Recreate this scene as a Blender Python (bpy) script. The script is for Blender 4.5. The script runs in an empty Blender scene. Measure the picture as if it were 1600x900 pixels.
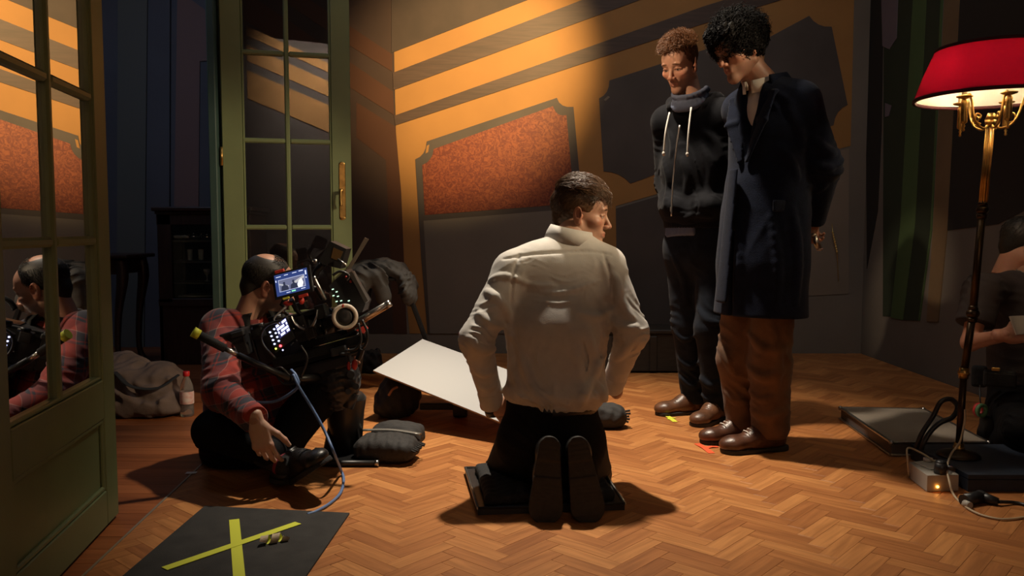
import bpy, bmesh, math, random
import numpy as np
from mathutils import Vector, Matrix, Euler

SC = bpy.context.scene
C = SC.collection
PI = math.pi
random.seed(7)
rng = np.random.default_rng(11)

# ------------------------------------------------------------------ camera
FOC, CX, CY = 1300.0, 800.0, 450.0
EYE = 0.9
PITCH = math.atan(90 / FOC)
cam_d = bpy.data.cameras.new('camera')
cam_d.sensor_width = 36.0
cam_d.lens = 36.0 * FOC / 1600.0
cam_d.clip_start = 0.05
cam = bpy.data.objects.new('camera', cam_d)
cam.location = (0, 0, EYE)
cam.rotation_euler = (PI / 2 - PITCH, 0, 0)
C.objects.link(cam)
SC.camera = cam

# ------------------------------------------------------------------ exposure, world, lights
SC.view_settings.view_transform = 'Standard'
SC.view_settings.look = 'None'
SC.view_settings.gamma = 1.0
SC.view_settings.exposure = 0.0
SC.view_settings.use_curve_mapping = False
w = bpy.data.worlds.new('studio_dark'); SC.world = w
w.use_nodes = True
w.node_tree.nodes['Background'].inputs[0].default_value = (0.9, 0.95, 1.0, 1)
w.node_tree.nodes['Background'].inputs[1].default_value = 0.008

def lamp(name, kind, loc, target, energy, col, **kw):
    l = bpy.data.lights.new(name, kind); l.energy = energy; l.color = col
    for k, v in kw.items(): setattr(l, k, v)
    o = bpy.data.objects.new(name, l); o.location = loc
    if target is not None:
        d = Vector(target) - Vector(loc)
        o.rotation_euler = d.to_track_quat('-Z', 'Y').to_euler()
    C.objects.link(o); return o

# warm profile spot on the painted wall
lamp('wall_spot', 'SPOT', (0.75, 3.3, 3.1), (-0.24, 6.05, 2.08), 1250, (1.0, 0.66, 0.27),
     spot_size=math.radians(36), spot_blend=0.85, shadow_soft_size=0.05)
# overhead key over the acting area
lamp('key_spot', 'SPOT', (0.12, 3.80, 3.5), (0.2, 3.52, 0.0), 780, (1.0, 0.86, 0.68),
     spot_size=math.radians(64), spot_blend=1.0, shadow_soft_size=0.07)
# dim neutral fill added to lift the back wall, no lamp of the set
lamp('added_wall_fill', 'AREA', (0.8, 3.7, 3.9), (0.8, 6.06, 0.7), 9, (1.0, 0.93, 0.86), shape='RECTANGLE', size=2.6, size_y=0.8, spread=math.radians(110))
# unseen light added on the wall behind the photographer, for the door glass reflection
lamp('added_front_wall_fill', 'AREA', (0.75, -1.2, 4.4), (0.75, -1.95, 2.4), 120, (1.0, 0.85, 0.7), shape='RECTANGLE', size=1.2, size_y=0.2, spread=math.radians(45))
# side light from the right that catches the green door, the crew and the kneeling man
lamp('side_spot', 'SPOT', (2.45, 1.95, 2.35), (-0.9, 3.8, 0.85), 380, (1.0, 0.78, 0.5),
     spot_size=math.radians(31), spot_blend=0.6, shadow_soft_size=0.09)
# narrow profile on the face of the man in the hooded top
lamp('face_spot', 'SPOT', (-0.75, 2.7, 2.7), (0.80, 3.94, 1.68), 190, (1.0, 0.74, 0.48), spot_size=math.radians(13), spot_blend=0.8, shadow_soft_size=0.03)
# dim blue work light in the next room
lamp('next_room_work_light', 'AREA', (-2.4, 4.4, 2.9), (-2.2, 5.6, 0.8), 6, (0.62, 0.72, 1.0), shape='RECTANGLE', size=0.8, size_y=0.6)

# ------------------------------------------------------------------ placing helpers
cp_, sp_ = math.cos(PITCH), math.sin(PITCH)
def at(px, py, Y):
    u, v = (px - CX) / FOC, (CY - py) / FOC
    t = Y / (cp_ + v * sp_)
    return np.array((u * t, Y, EYE + t * (v * cp_ - sp_)))
def fl(px, py, z=0.0):
    u, v = (px - CX) / FOC, (CY - py) / FOC
    t = (z - EYE) / (v * cp_ - sp_)
    return np.array((u * t, t * (cp_ + v * sp_), z))
def wr(px, py, X=2.56):
    u, v = (px - CX) / FOC, (CY - py) / FOC
    t = X / u
    return np.array((X, t * (cp_ + v * sp_), EYE + t * (v * cp_ - sp_)))
def unit(v):
    v = np.asarray(v, float); return v / (np.linalg.norm(v) + 1e-12)

# ------------------------------------------------------------------ materials
def srgb(r, g=None, b=None):
    if g is None: r, g, b = r
    f = lambda c: (c / 255 / 12.92) if c / 255 <= 0.04045 else ((c / 255 + 0.055) / 1.055) ** 2.4
    return (f(r), f(g), f(b), 1)
def mat(name, col, rough=0.6, metal=0.0, noise=0.0, nscale=8.0, bump=0.0, bscale=60.0, spec=0.5, sheen=0.0, emit=None, estr=0.0, stretch=(1, 1, 1), col2=None):
    m = bpy.data.materials.new(name); m.use_nodes = True
    nt = m.node_tree; b = nt.nodes['Principled BSDF']
    b.inputs['Roughness'].default_value = rough; b.inputs['Metallic'].default_value = metal
    b.inputs['Specular IOR Level'].default_value = spec
    if sheen: b.inputs['Sheen Weight'].default_value = sheen
    col = tuple(col) if len(col) == 4 else tuple(col) + (1,)
    b.inputs['Base Color'].default_value = col
    if noise or bump:
        tc = nt.nodes.new('ShaderNodeTexCoord'); mp = nt.nodes.new('ShaderNodeMapping')
        mp.inputs['Scale'].default_value = stretch
        nt.links.new(tc.outputs['Object'], mp.inputs[0])
    if noise:
        n = nt.nodes.new('ShaderNodeTexNoise'); n.inputs['Scale'].default_value = nscale; n.inputs['Detail'].default_value = 5
        nt.links.new(mp.outputs[0], n.inputs['Vector'])
        r = nt.nodes.new('ShaderNodeValToRGB')
        c2 = col2 if col2 else tuple(min(1, c * (1 + noise)) for c in col[:3]) + (1,)
        c1 = tuple(c * (1 - noise) for c in col[:3]) + (1,)
        if col2: c1 = col
        r.color_ramp.elements[0].color = c1; r.color_ramp.elements[1].color = c2
        r.color_ramp.elements[0].position = 0.3; r.color_ramp.elements[1].position = 0.7
        nt.links.new(n.outputs['Fac'], r.inputs[0]); nt.links.new(r.outputs[0], b.inputs['Base Color'])
    if bump:
        n2 = nt.nodes.new('ShaderNodeTexNoise'); n2.inputs['Scale'].default_value = bscale; n2.inputs['Detail'].default_value = 4
        nt.links.new(mp.outputs[0], n2.inputs['Vector'])
        bm_ = nt.nodes.new('ShaderNodeBump'); bm_.inputs['Strength'].default_value = bump; bm_.inputs['Distance'].default_value = 0.004
        nt.links.new(n2.outputs['Fac'], bm_.inputs['Height']); nt.links.new(bm_.outputs[0], b.inputs['Normal'])
    if emit:
        b.inputs['Emission Color'].default_value = tuple(emit[:3]) + (1,); b.inputs['Emission Strength'].default_value = estr
    return m
def vcol_mat(name, rough=0.5, sss=0.0, spec=0.4):
    m = bpy.data.materials.new(name); m.use_nodes = True
    nt = m.node_tree; b = nt.nodes['Principled BSDF']
    a = nt.nodes.new('ShaderNodeAttribute'); a.attribute_name = 'Col'
    n = nt.nodes.new('ShaderNodeTexNoise'); n.inputs['Scale'].default_value = 90
    mx = nt.nodes.new('ShaderNodeMix'); mx.data_type = 'RGBA'; mx.blend_type = 'MULTIPLY'; mx.inputs[0].default_value = 0.18
    nt.links.new(a.outputs['Color'], mx.inputs[6]); nt.links.new(n.outputs['Color'], mx.inputs[7])
    nt.links.new(mx.outputs[2], b.inputs['Base Color'])
    bp = nt.nodes.new('ShaderNodeBump'); bp.inputs['Strength'].default_value = 0.12; bp.inputs['Distance'].default_value = 0.002
    n3 = nt.nodes.new('ShaderNodeTexNoise'); n3.inputs['Scale'].default_value = 350
    nt.links.new(n3.outputs['Fac'], bp.inputs['Height']); nt.links.new(bp.outputs[0], b.inputs['Normal'])
    b.inputs['Roughness'].default_value = rough; b.inputs['Specular IOR Level'].default_value = spec
    if sss:
        b.inputs['Subsurface Weight'].default_value = sss; b.inputs['Subsurface Radius'].default_value = (0.01, 0.004, 0.002); b.inputs['Subsurface Scale'].default_value = 0.5
    return m

# ------------------------------------------------------------------ objects
ORG = {}
def tag(o, label=None, cat=None, group=None, kind=None):
    if label: o['label'] = label
    if cat: o['category'] = cat
    if group: o['group'] = group
    if kind: o['kind'] = kind
    return o
def thing(name, loc, label, cat, group=None):
    o = bpy.data.objects.new(name, None); o.empty_display_size = 0.1
    o.location = tuple(float(v) for v in loc); C.objects.link(o)
    ORG[o.name] = np.array(loc, float)
    return tag(o, label, cat, group)
def link_mesh(name, me, m, parent=None, label=None):
    o = bpy.data.objects.new(name, me)
    for mm in (m if isinstance(m, (list, tuple)) else [m]):
        if mm: me.materials.append(mm)
    C.objects.link(o)
    if parent is not None:
        L = ORG.get(parent.name, np.zeros(3)); ORG[o.name] = L
        if len(me.vertices):
            me.transform(Matrix.Translation(Vector(-L)))
        o.parent = parent
    else:
        ORG[o.name] = np.zeros(3)
    if label: o['label'] = label
    return o
def np_mesh(name, V, Q, smooth=True, col=None, midx=None):
    V = np.asarray(V, np.float32); Q = np.asarray(Q, np.int32); k = Q.shape[1]
    me = bpy.data.meshes.new(name)
    me.vertices.add(len(V)); me.vertices.foreach_set('co', V.ravel())
    me.loops.add(Q.size); me.loops.foreach_set('vertex_index', Q.ravel())
    me.polygons.add(len(Q)); me.polygons.foreach_set('loop_start', np.arange(0, Q.size, k, dtype=np.int32))
    me.update(calc_edges=True)
    me.polygons.foreach_set('use_smooth', np.full(len(Q), smooth))
    if midx is not None: me.polygons.foreach_set('material_index', np.asarray(midx, np.int32))
    if col is not None:
        a = me.attributes.new('Col', 'FLOAT_COLOR', 'POINT')
        c4 = np.ones((len(V), 4), np.float32); c4[:, :3] = col
        a.data.foreach_set('color', c4.ravel())
    return me
def rot_to(d, up=(0, 0, 1)):
    """3x3 with columns right, forward(d), up"""
    d = unit(d); up = np.asarray(up, float)
    r = unit(np.cross(d, up)); u = np.cross(r, d)
    return np.stack((r, d, u), 1)
def M4(c, R=None):
    M = Matrix.Identity(4)
    if R is not None:
        for i in range(3):
            for j in range(3): M[i][j] = float(R[i][j])
    M.translation = Vector([float(v) for v in c]); return M
class MB:
    def __init__(s): s.bm = bmesh.new(); s.sm = []
    def _fin(s, vs, smooth):
        if smooth:
            fs = set(f for v in vs for f in v.link_faces)
            for f in fs: f.smooth = True
    def box(s, c, size, R=None, bev=0.0, seg=1):
        r = bmesh.ops.create_cube(s.bm, size=1.0)
        vs = r['verts']
        for v in vs: v.co = Vector((v.co.x * size[0], v.co.y * size[1], v.co.z * size[2]))
        if bev > 0:
            es = list(set(e for v in vs for e in v.link_edges))
            rb = bmesh.ops.bevel(s.bm, geom=es, offset=bev, segments=seg, affect='EDGES', profile=0.5)
            vs = list(set(v for f in rb['faces'] for v in f.verts) | set(v for v in vs if v.is_valid))
            vs = s._island(vs)
        M = M4(c, R)
        for v in vs: v.co = M @ v.co
        return s
    def _island(s, vs):
        seen = set(vs); st = list(vs)
        while st:
            v = st.pop()
            for e in v.link_edges:
                o = e.other_vert(v)
                if o not in seen: seen.add(o); st.append(o)
        return list(seen)
    def boxpx(s, p0, p1, **k): return s
    def cyl(s, a, b, r0, r1=None, seg=16, caps=True, smooth=True):
        a = np.asarray(a, float); b = np.asarray(b, float); r1 = r0 if r1 is None else r1
        d = b - a; L = np.linalg.norm(d)
        up = (0, 0, 1) if abs(d[2]) < 0.9 * L else (0, 1, 0)
        R = rot_to(d, up)
        x, y = R[:, 0], R[:, 2]
        A = [];B = []
        for i in range(seg):
            t = 2 * PI * i / seg; q = math.cos(t) * x + math.sin(t) * y
            A.append(s.bm.verts.new(a + q * r0)); B.append(s.bm.verts.new(b + q * r1))
        for i in range(seg):
            j = (i + 1) % seg
            f = s.bm.faces.new((A[i], A[j], B[j], B[i])); f.smooth = smooth
        if caps:
            s.bm.faces.new(A[::-1]); s.bm.faces.new(B)
        return s
    def tube(s, pts, r, seg=8, res=0, flat=None):
        P = np.asarray(pts, float)
        if res: P = spline(P, res)
        n = len(P); rr = np.full(n, r) if np.isscalar(r) else np.interp(np.linspace(0, 1, n), np.linspace(0, 1, len(r)), r)
        T = np.gradient(P, axis=0); rings = []
        nrm = np.cross(T[0], (0, 0, 1))
        if np.linalg.norm(nrm) < 1e-6: nrm = np.array((1., 0, 0))
        for i in range(n):
            t = unit(T[i]); nrm = unit(nrm - t * np.dot(nrm, t)); bi = np.cross(t, nrm)
            fx, fy = (1, 1) if flat is None else flat
            rings.append([s.bm.verts.new(P[i] + rr[i] * (fx * math.cos(2 * PI * k / seg) * nrm + fy * math.sin(2 * PI * k / seg) * bi)) for k in range(seg)])
        for i in range(n - 1):
            for k in range(seg):
                j = (k + 1) % seg
                f = s.bm.faces.new((rings[i][k], rings[i][j], rings[i + 1][j], rings[i + 1][k])); f.smooth = True
        s.bm.faces.new(rings[0][::-1]); s.bm.faces.new(rings[-1])
        return s
    def lathe(s, prof, c, seg=24, R=None, caps=True, smooth=True):
        M = M4(c, R); rings = []
        for (r, z) in prof:
            rings.append([s.bm.verts.new(M @ Vector((r * math.cos(2 * PI * k / seg), r * math.sin(2 * PI * k / seg), z))) for k in range(seg)])
        for i in range(len(rings) - 1):
            for k in range(seg):
                j = (k + 1) % seg
                f = s.bm.faces.new((rings[i][k], rings[i][j], rings[i + 1][j], rings[i + 1][k])); f.smooth = smooth
        if caps:
            s.bm.faces.new(rings[0][::-1]); s.bm.faces.new(rings[-1])
        return s
    def prism(s, poly, ext):
        """closed polygon of 3-D points pushed along ext"""
        P = [np.asarray(p, float) for p in poly]; ext = np.asarray(ext, float)
        A = [s.bm.verts.new(p) for p in P]; B = [s.bm.verts.new(p + ext) for p in P]
        n = len(P)
        s.bm.faces.new(A[::-1]); s.bm.faces.new(B)
        for i in range(n):
            j = (i + 1) % n; s.bm.faces.new((A[i], A[j], B[j], B[i]))
        return s
    def ball(s, c, r, R=None, seg=16, rings=10):
        r = (r, r, r) if np.isscalar(r) else r
        rr = bmesh.ops.create_uvsphere(s.bm, u_segments=seg, v_segments=rings, radius=1.0)
        M = M4(c, R)
        for v in rr['verts']: v.co = M @ Vector((v.co.x * r[0], v.co.y * r[1], v.co.z * r[2]))
        s._fin(rr['verts'], True)
        return s
    def strip(s, pts, wid, nrm, th):
        """ribbon of thickness th along pts (flat tape, strap); nrm = face normal"""
        P = np.asarray(pts, float); n = len(P); T = np.gradient(P, axis=0)
        N = np.asarray(nrm, float); N = np.tile(N, (n, 1)) if N.ndim == 1 else N
        ring = []
        for i in range(n):
            nn = unit(N[i]); sd = unit(np.cross(T[i], nn)) * wid / 2; h = nn * th / 2
            ring.append([s.bm.verts.new(P[i] + a) for a in (-sd - h, sd - h, sd + h, -sd + h)])
        for i in range(n - 1):
            for k in range(4):
                j = (k + 1) % 4; s.bm.faces.new((ring[i][k], ring[i][j], ring[i + 1][j], ring[i + 1][k]))
        s.bm.faces.new(ring[0][::-1]); s.bm.faces.new(ring[-1]); return s
    def build(s, name, m, parent=None, label=None):
        bmesh.ops.recalc_face_normals(s.bm, faces=s.bm.faces[:])
        me = bpy.data.meshes.new(name); s.bm.to_mesh(me); s.bm.free()
        return link_mesh(name, me, m, parent, label)
def spline(P, res=8):
    P = np.asarray(P, float); Q = np.vstack((2 * P[0] - P[1], P, 2 * P[-1] - P[-2])); out = []
    for i in range(1, len(Q) - 2):
        a, b, c, d = Q[i - 1:i + 3]
        for t in np.linspace(0, 1, res, endpoint=False):
            out.append(0.5 * ((2 * b) + (c - a) * t + (2 * a - 5 * b + 4 * c - d) * t * t + (3 * b - a - 3 * c + d) * t ** 3))
    out.append(P[-1]); return np.array(out)
def struct(o): o['kind'] = 'structure'; return o
def copy_tree(o, parent=None):
    c = o.copy(); C.objects.link(c)
    if parent is not None: c.parent = parent
    for ch in list(o.children): copy_tree(ch, c)
    return c

# ------------------------------------------------------------------ sculpting with distance fields
class Sdf:
    def __init__(s, lo, hi, h):
        s.lo = np.asarray(lo, np.float32); s.h = h
        s.n = np.ceil((np.asarray(hi) - s.lo) / h).astype(int) + 1
        s.F = np.full(s.n, 0.08, np.float32)
    def _sub(s, lo, hi, m):
        a = np.clip(np.floor((np.asarray(lo) - m - s.lo) / s.h).astype(int), 0, s.n)
        b = np.clip(np.ceil((np.asarray(hi) + m - s.lo) / s.h).astype(int) + 1, 0, s.n)
        if np.any(b <= a): return None, None
        ax = [s.lo[i] + s.h * np.arange(a[i], b[i], dtype=np.float32) for i in range(3)]
        X, Y, Z = np.meshgrid(*ax, indexing='ij', sparse=True)
        return (slice(a[0], b[0]), slice(a[1], b[1]), slice(a[2], b[2])), (X, Y, Z)
    def _mix(s, sl, d, k, op):
        F = s.F[sl]
        if op == 'sub':
            d = -d
            if k > 0:
                hh = np.maximum(k - np.abs(F - d), 0) / k; s.F[sl] = np.maximum(F, d) + hh * hh * k * 0.25
            else: s.F[sl] = np.maximum(F, d)
        else:
            if k > 0:
                hh = np.maximum(k - np.abs(F - d), 0) / k; s.F[sl] = np.minimum(F, d) - hh * hh * k * 0.25
            else: s.F[sl] = np.minimum(F, d)
    def cone(s, a, b, ra, rb=None, k=0.02, op='add'):
        a = np.asarray(a, float); b = np.asarray(b, float); rb = ra if rb is None else rb
        r = max(ra, rb); sl, g = s._sub(np.minimum(a, b) - r, np.maximum(a, b) + r, k + 3 * s.h)
        if sl is None: return s
        X, Y, Z = g; d = b - a; L2 = max(float(d @ d), 1e-9)
        t = np.clip(((X - a[0]) * d[0] + (Y - a[1]) * d[1] + (Z - a[2]) * d[2]) / L2, 0, 1)
        q = np.sqrt((X - a[0] - t * d[0]) ** 2 + (Y - a[1] - t * d[1]) ** 2 + (Z - a[2] - t * d[2]) ** 2) - (ra + (rb - ra) * t)
        s._mix(sl, q.astype(np.float32), k, op); return s
    def chain(s, pts, rs, k=0.02, op='add'):
        for i in range(len(pts) - 1):
            s.cone(pts[i], pts[i + 1], rs[i] if not np.isscalar(rs) else rs, rs[i + 1] if not np.isscalar(rs) else rs, k, op)
        return s
    def limb(s, a, b, wa, wb, side, k=0.02, op='add'):
        """tapered capsule with an elliptic section; wa/wb = (along side, across)"""
        a = np.asarray(a, float); b = np.asarray(b, float)
        r = max(max(wa), max(wb)); sl, g = s._sub(np.minimum(a, b) - r, np.maximum(a, b) + r, k + 3 * s.h)
        if sl is None: return s
        X, Y, Z = g; d = b - a; L = np.linalg.norm(d); ax = d / L
        sd = np.asarray(side, float); sd = unit(sd - ax * (sd @ ax)); nm = np.cross(ax, sd)
        px, py, pz = X - a[0], Y - a[1], Z - a[2]
        l = px * ax[0] + py * ax[1] + pz * ax[2]
        u = px * sd[0] + py * sd[1] + pz * sd[2]; v = px * nm[0] + py * nm[1] + pz * nm[2]
        t = np.clip(l / L, 0, 1); e = l - t * L
        wu = wa[0] + (wb[0] - wa[0]) * t; wv = wa[1] + (wb[1] - wa[1]) * t; we = np.minimum(wu, wv)
        k0 = np.sqrt((u / wu) ** 2 + (v / wv) ** 2 + (e / we) ** 2)
        k1 = np.sqrt((u / wu ** 2) ** 2 + (v / wv ** 2) ** 2 + (e / we ** 2) ** 2) + 1e-6
        s._mix(sl, (k0 * (k0 - 1) / k1).astype(np.float32), k, op); return s
    def ell(s, c, r, R=None, k=0.02, op='add'):
        c = np.asarray(c, float); r = (r, r, r) if np.isscalar(r) else r
        m = max(r); sl, g = s._sub(c - m, c + m, k + 3 * s.h)
        if sl is None: return s
        X, Y, Z = g; x, y, z = X - c[0], Y - c[1], Z - c[2]
        if R is not None:
            x, y, z = (R[0][0] * x + R[1][0] * y + R[2][0] * z), (R[0][1] * x + R[1][1] * y + R[2][1] * z), (R[0][2] * x + R[1][2] * y + R[2][2] * z)
        k0 = np.sqrt((x / r[0]) ** 2 + (y / r[1]) ** 2 + (z / r[2]) ** 2)
        k1 = np.sqrt((x / r[0] ** 2) ** 2 + (y / r[1] ** 2) ** 2 + (z / r[2] ** 2) ** 2) + 1e-6
        s._mix(sl, (k0 * (k0 - 1) / k1).astype(np.float32), k, op); return s
    def rbox(s, c, size, R=None, r=0.01, k=0.01, op='add'):
        c = np.asarray(c, float); hs = np.asarray(size, float) / 2 - r
        m = np.linalg.norm(hs) + r; sl, g = s._sub(c - m, c + m, k + 3 * s.h)
        if sl is None: return s
        X, Y, Z = g; x, y, z = X - c[0], Y - c[1], Z - c[2]
        if R is not None:
            x, y, z = (R[0][0] * x + R[1][0] * y + R[2][0] * z), (R[0][1] * x + R[1][1] * y + R[2][1] * z), (R[0][2] * x + R[1][2] * y + R[2][2] * z)
        qx, qy, qz = np.abs(x) - hs[0], np.abs(y) - hs[1], np.abs(z) - hs[2]
        d = np.sqrt(np.maximum(qx, 0) ** 2 + np.maximum(qy, 0) ** 2 + np.maximum(qz, 0) ** 2) + np.minimum(np.maximum(np.maximum(qx, qy), qz), 0) - r
        s._mix(sl, d.astype(np.float32), k, op); return s
    def cut(s, p, n, k=0.004, box=None):
        """remove everything on the side n points to"""
        p = np.asarray(p, float); n = unit(n)
        lo, hi = (s.lo, s.lo + s.h * s.n) if box is None else box
        sl, g = s._sub(lo, hi, 0)
        X, Y, Z = g
        s._mix(sl, (-((X - p[0]) * n[0] + (Y - p[1]) * n[1] + (Z - p[2]) * n[2])).astype(np.float32), k, 'sub'); return s
    def disp(s, fn, band=0.03):
        m = np.abs(s.F) < band; ii = np.argwhere(m)
        P = s.lo + ii * s.h; s.F[m] += fn(P).astype(np.float32); return s
    def fold(s, c, rad, d, wl, amp, seed=0, sharp=1.3, warp=0.6):
        """cloth folds: ridges varying along direction d around c, coming and going"""
        c = np.asarray(c, float); d = unit(d); r = np.random.default_rng(seed + 40)
        rad = np.array((rad,) * 3 if np.isscalar(rad) else rad, float)
        K = r.normal(size=(4, 3)) / (wl * 4.5); K2 = r.normal(size=(4, 3)) / (wl * 3.2); ph = r.uniform(0, 6.28, 9)
        def fn(P):
            q = P - c; w = np.exp(-((q / rad) ** 2).sum(1) * 1.5)
            wr_ = sum(np.sin(2 * PI * (q @ K[i]) + ph[i]) for i in range(4)) * warp
            env = np.clip(.45 + .5 * sum(np.sin(2 * PI * (q @ K2[i]) + ph[5 + i]) for i in range(4)) / 1.6, 0, 1.25)
            v = np.sin(2 * PI * (q @ d) / (wl * 1.5) + wr_ * 2 + ph[4])
            v = np.maximum(1.02 - np.sqrt(v * v + .02), 0) ** sharp * 2 - 0.7
            return -amp * w * v * env
        return s.disp(fn)
    def lumps(s, amp, wl, seed=0):
        r = np.random.default_rng(seed); K = r.normal(size=(6, 3)) / wl; ph = r.uniform(0, 6.28, 6)
        return s.disp(lambda P: amp * sum(np.sin(2 * PI * (P @ K[i]) + ph[i]) for i in range(6)) / 2.4)
    def hit(s, px, py, y0=1.5):
        """first point of the surface met along a line of sight"""
        a = at(px, py, y0); d = unit(at(px, py, y0 + 1) - a)
        T = np.arange(0, 3.2, s.h * .4); Pp = a + T[:, None] * d
        q = (Pp - s.lo) / s.h; ok = np.all((q >= 0) & (q < s.n - 1.01), 1); f = np.full(len(T), 1.0)
        if not ok.any(): return None, d
        q = q[ok]; i = q.astype(int); w_ = q - i; v = 0
        for c in range(8):
            o = np.array((c & 1, c >> 1 & 1, c >> 2 & 1)); j = i + o
            v = v + s.F[j[:, 0], j[:, 1], j[:, 2]] * np.prod(np.where(o, w_, 1 - w_), 1)
        f[ok] = v; k = int(np.argmax(f < 0))
        if f[k] >= 0 or k == 0: return None, d
        t = f[k - 1] / (f[k - 1] - f[k]) if f[k - 1] < .2 else 1
        return Pp[k - 1] + (Pp[k] - Pp[k - 1]) * t, d
    def ridge(s, pts, r=.012, up=.4, k=None, res=5, groove=False):
        """a raised (or sunken) line on the surface, drawn through the given bearings"""
        L = spline([(x, y, 0) for x, y in pts], res) if len(pts) > 2 else np.array([(x, y, 0) for x, y in pts])
        H = []
        for x, y, _ in L:
            p, d = s.hit(x, y)
            if p is not None: H.append(p + d * (r * (1 - up) if not groove else -r * up))
        for i in range(len(H) - 1):
            e = min(i, len(H) - 2 - i) / max(1, (len(H) - 2) / 2); q = r * (.55 + .45 * min(1, e * 2)) if not groove else r
            if np.linalg.norm(H[i + 1] - H[i]) < .12: s.cone(H[i], H[i + 1], q, q, k=k if k is not None else r * 1.6, op='sub' if groove else 'add')
        return s
    def mesh(s):
        F = s.F; n = s.n
        F[0], F[-1], F[:, 0], F[:, -1], F[:, :, 0], F[:, :, -1] = (0.05,) * 6
        I = F < 0
        cnt = np.zeros(n - 1, np.int8)
        for dx in (0, 1):
            for dy in (0, 1):
                for dz in (0, 1):
                    cnt += I[dx:n[0] - 1 + dx, dy:n[1] - 1 + dy, dz:n[2] - 1 + dz]
        ii = np.argwhere((cnt > 0) & (cnt < 8)); ids = np.full(n - 1, -1, np.int32)
        ids[ii[:, 0], ii[:, 1], ii[:, 2]] = np.arange(len(ii))
        cor = [(0, 0, 0), (1, 0, 0), (0, 1, 0), (1, 1, 0), (0, 0, 1), (1, 0, 1), (0, 1, 1), (1, 1, 1)]
        val = [F[ii[:, 0] + c[0], ii[:, 1] + c[1], ii[:, 2] + c[2]] for c in cor]
        acc = np.zeros((len(ii), 3)); num = np.zeros(len(ii))
        for a, b in ((0, 1), (2, 3), (4, 5), (6, 7), (0, 2), (1, 3), (4, 6), (5, 7), (0, 4), (1, 5), (2, 6), (3, 7)):
            va, vb = val[a], val[b]; m = (va < 0) != (vb < 0)
            t = np.where(m, va / np.where(m, va - vb, 1), 0)
            p = np.array(cor[a]) + t[:, None] * (np.array(cor[b]) - np.array(cor[a]))
            acc += np.where(m[:, None], p, 0); num += m
        V = s.lo + s.h * (ii + acc / np.maximum(num, 1)[:, None])
        Q = []
        for ax in range(3):
            o1, o2 = [(1, 2), (2, 0), (0, 1)][ax]
            sa = [slice(None)] * 3; sb = [slice(None)] * 3; sa[ax] = slice(0, -1); sb[ax] = slice(1, None)
            A = I[tuple(sa)]; B = I[tuple(sb)]; e = np.argwhere(A != B)
            ok = (e[:, o1] > 0) & (e[:, o2] > 0) & (e[:, o1] < n[o1] - 1) & (e[:, o2] < n[o2] - 1); e = e[ok]
            f = A[e[:, 0], e[:, 1], e[:, 2]]
            def cid(d1, d2):
                q = e.copy(); q[:, o1] -= d1; q[:, o2] -= d2; return ids[q[:, 0], q[:, 1], q[:, 2]]
            q = np.stack((cid(1, 1), cid(0, 1), cid(0, 0), cid(1, 0)), 1)
            q[~f] = q[~f][:, ::-1]; Q.append(q)
        return V, np.concatenate(Q)
    def build(s, name, m, parent=None, label=None):
        V, Q = s.mesh(); return link_mesh(name, np_mesh(name, V, Q), m, parent, label)
def bbox(*pts, m=0.1):
    P = np.array(pts); return P.min(0) - m, P.max(0) + m
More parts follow.
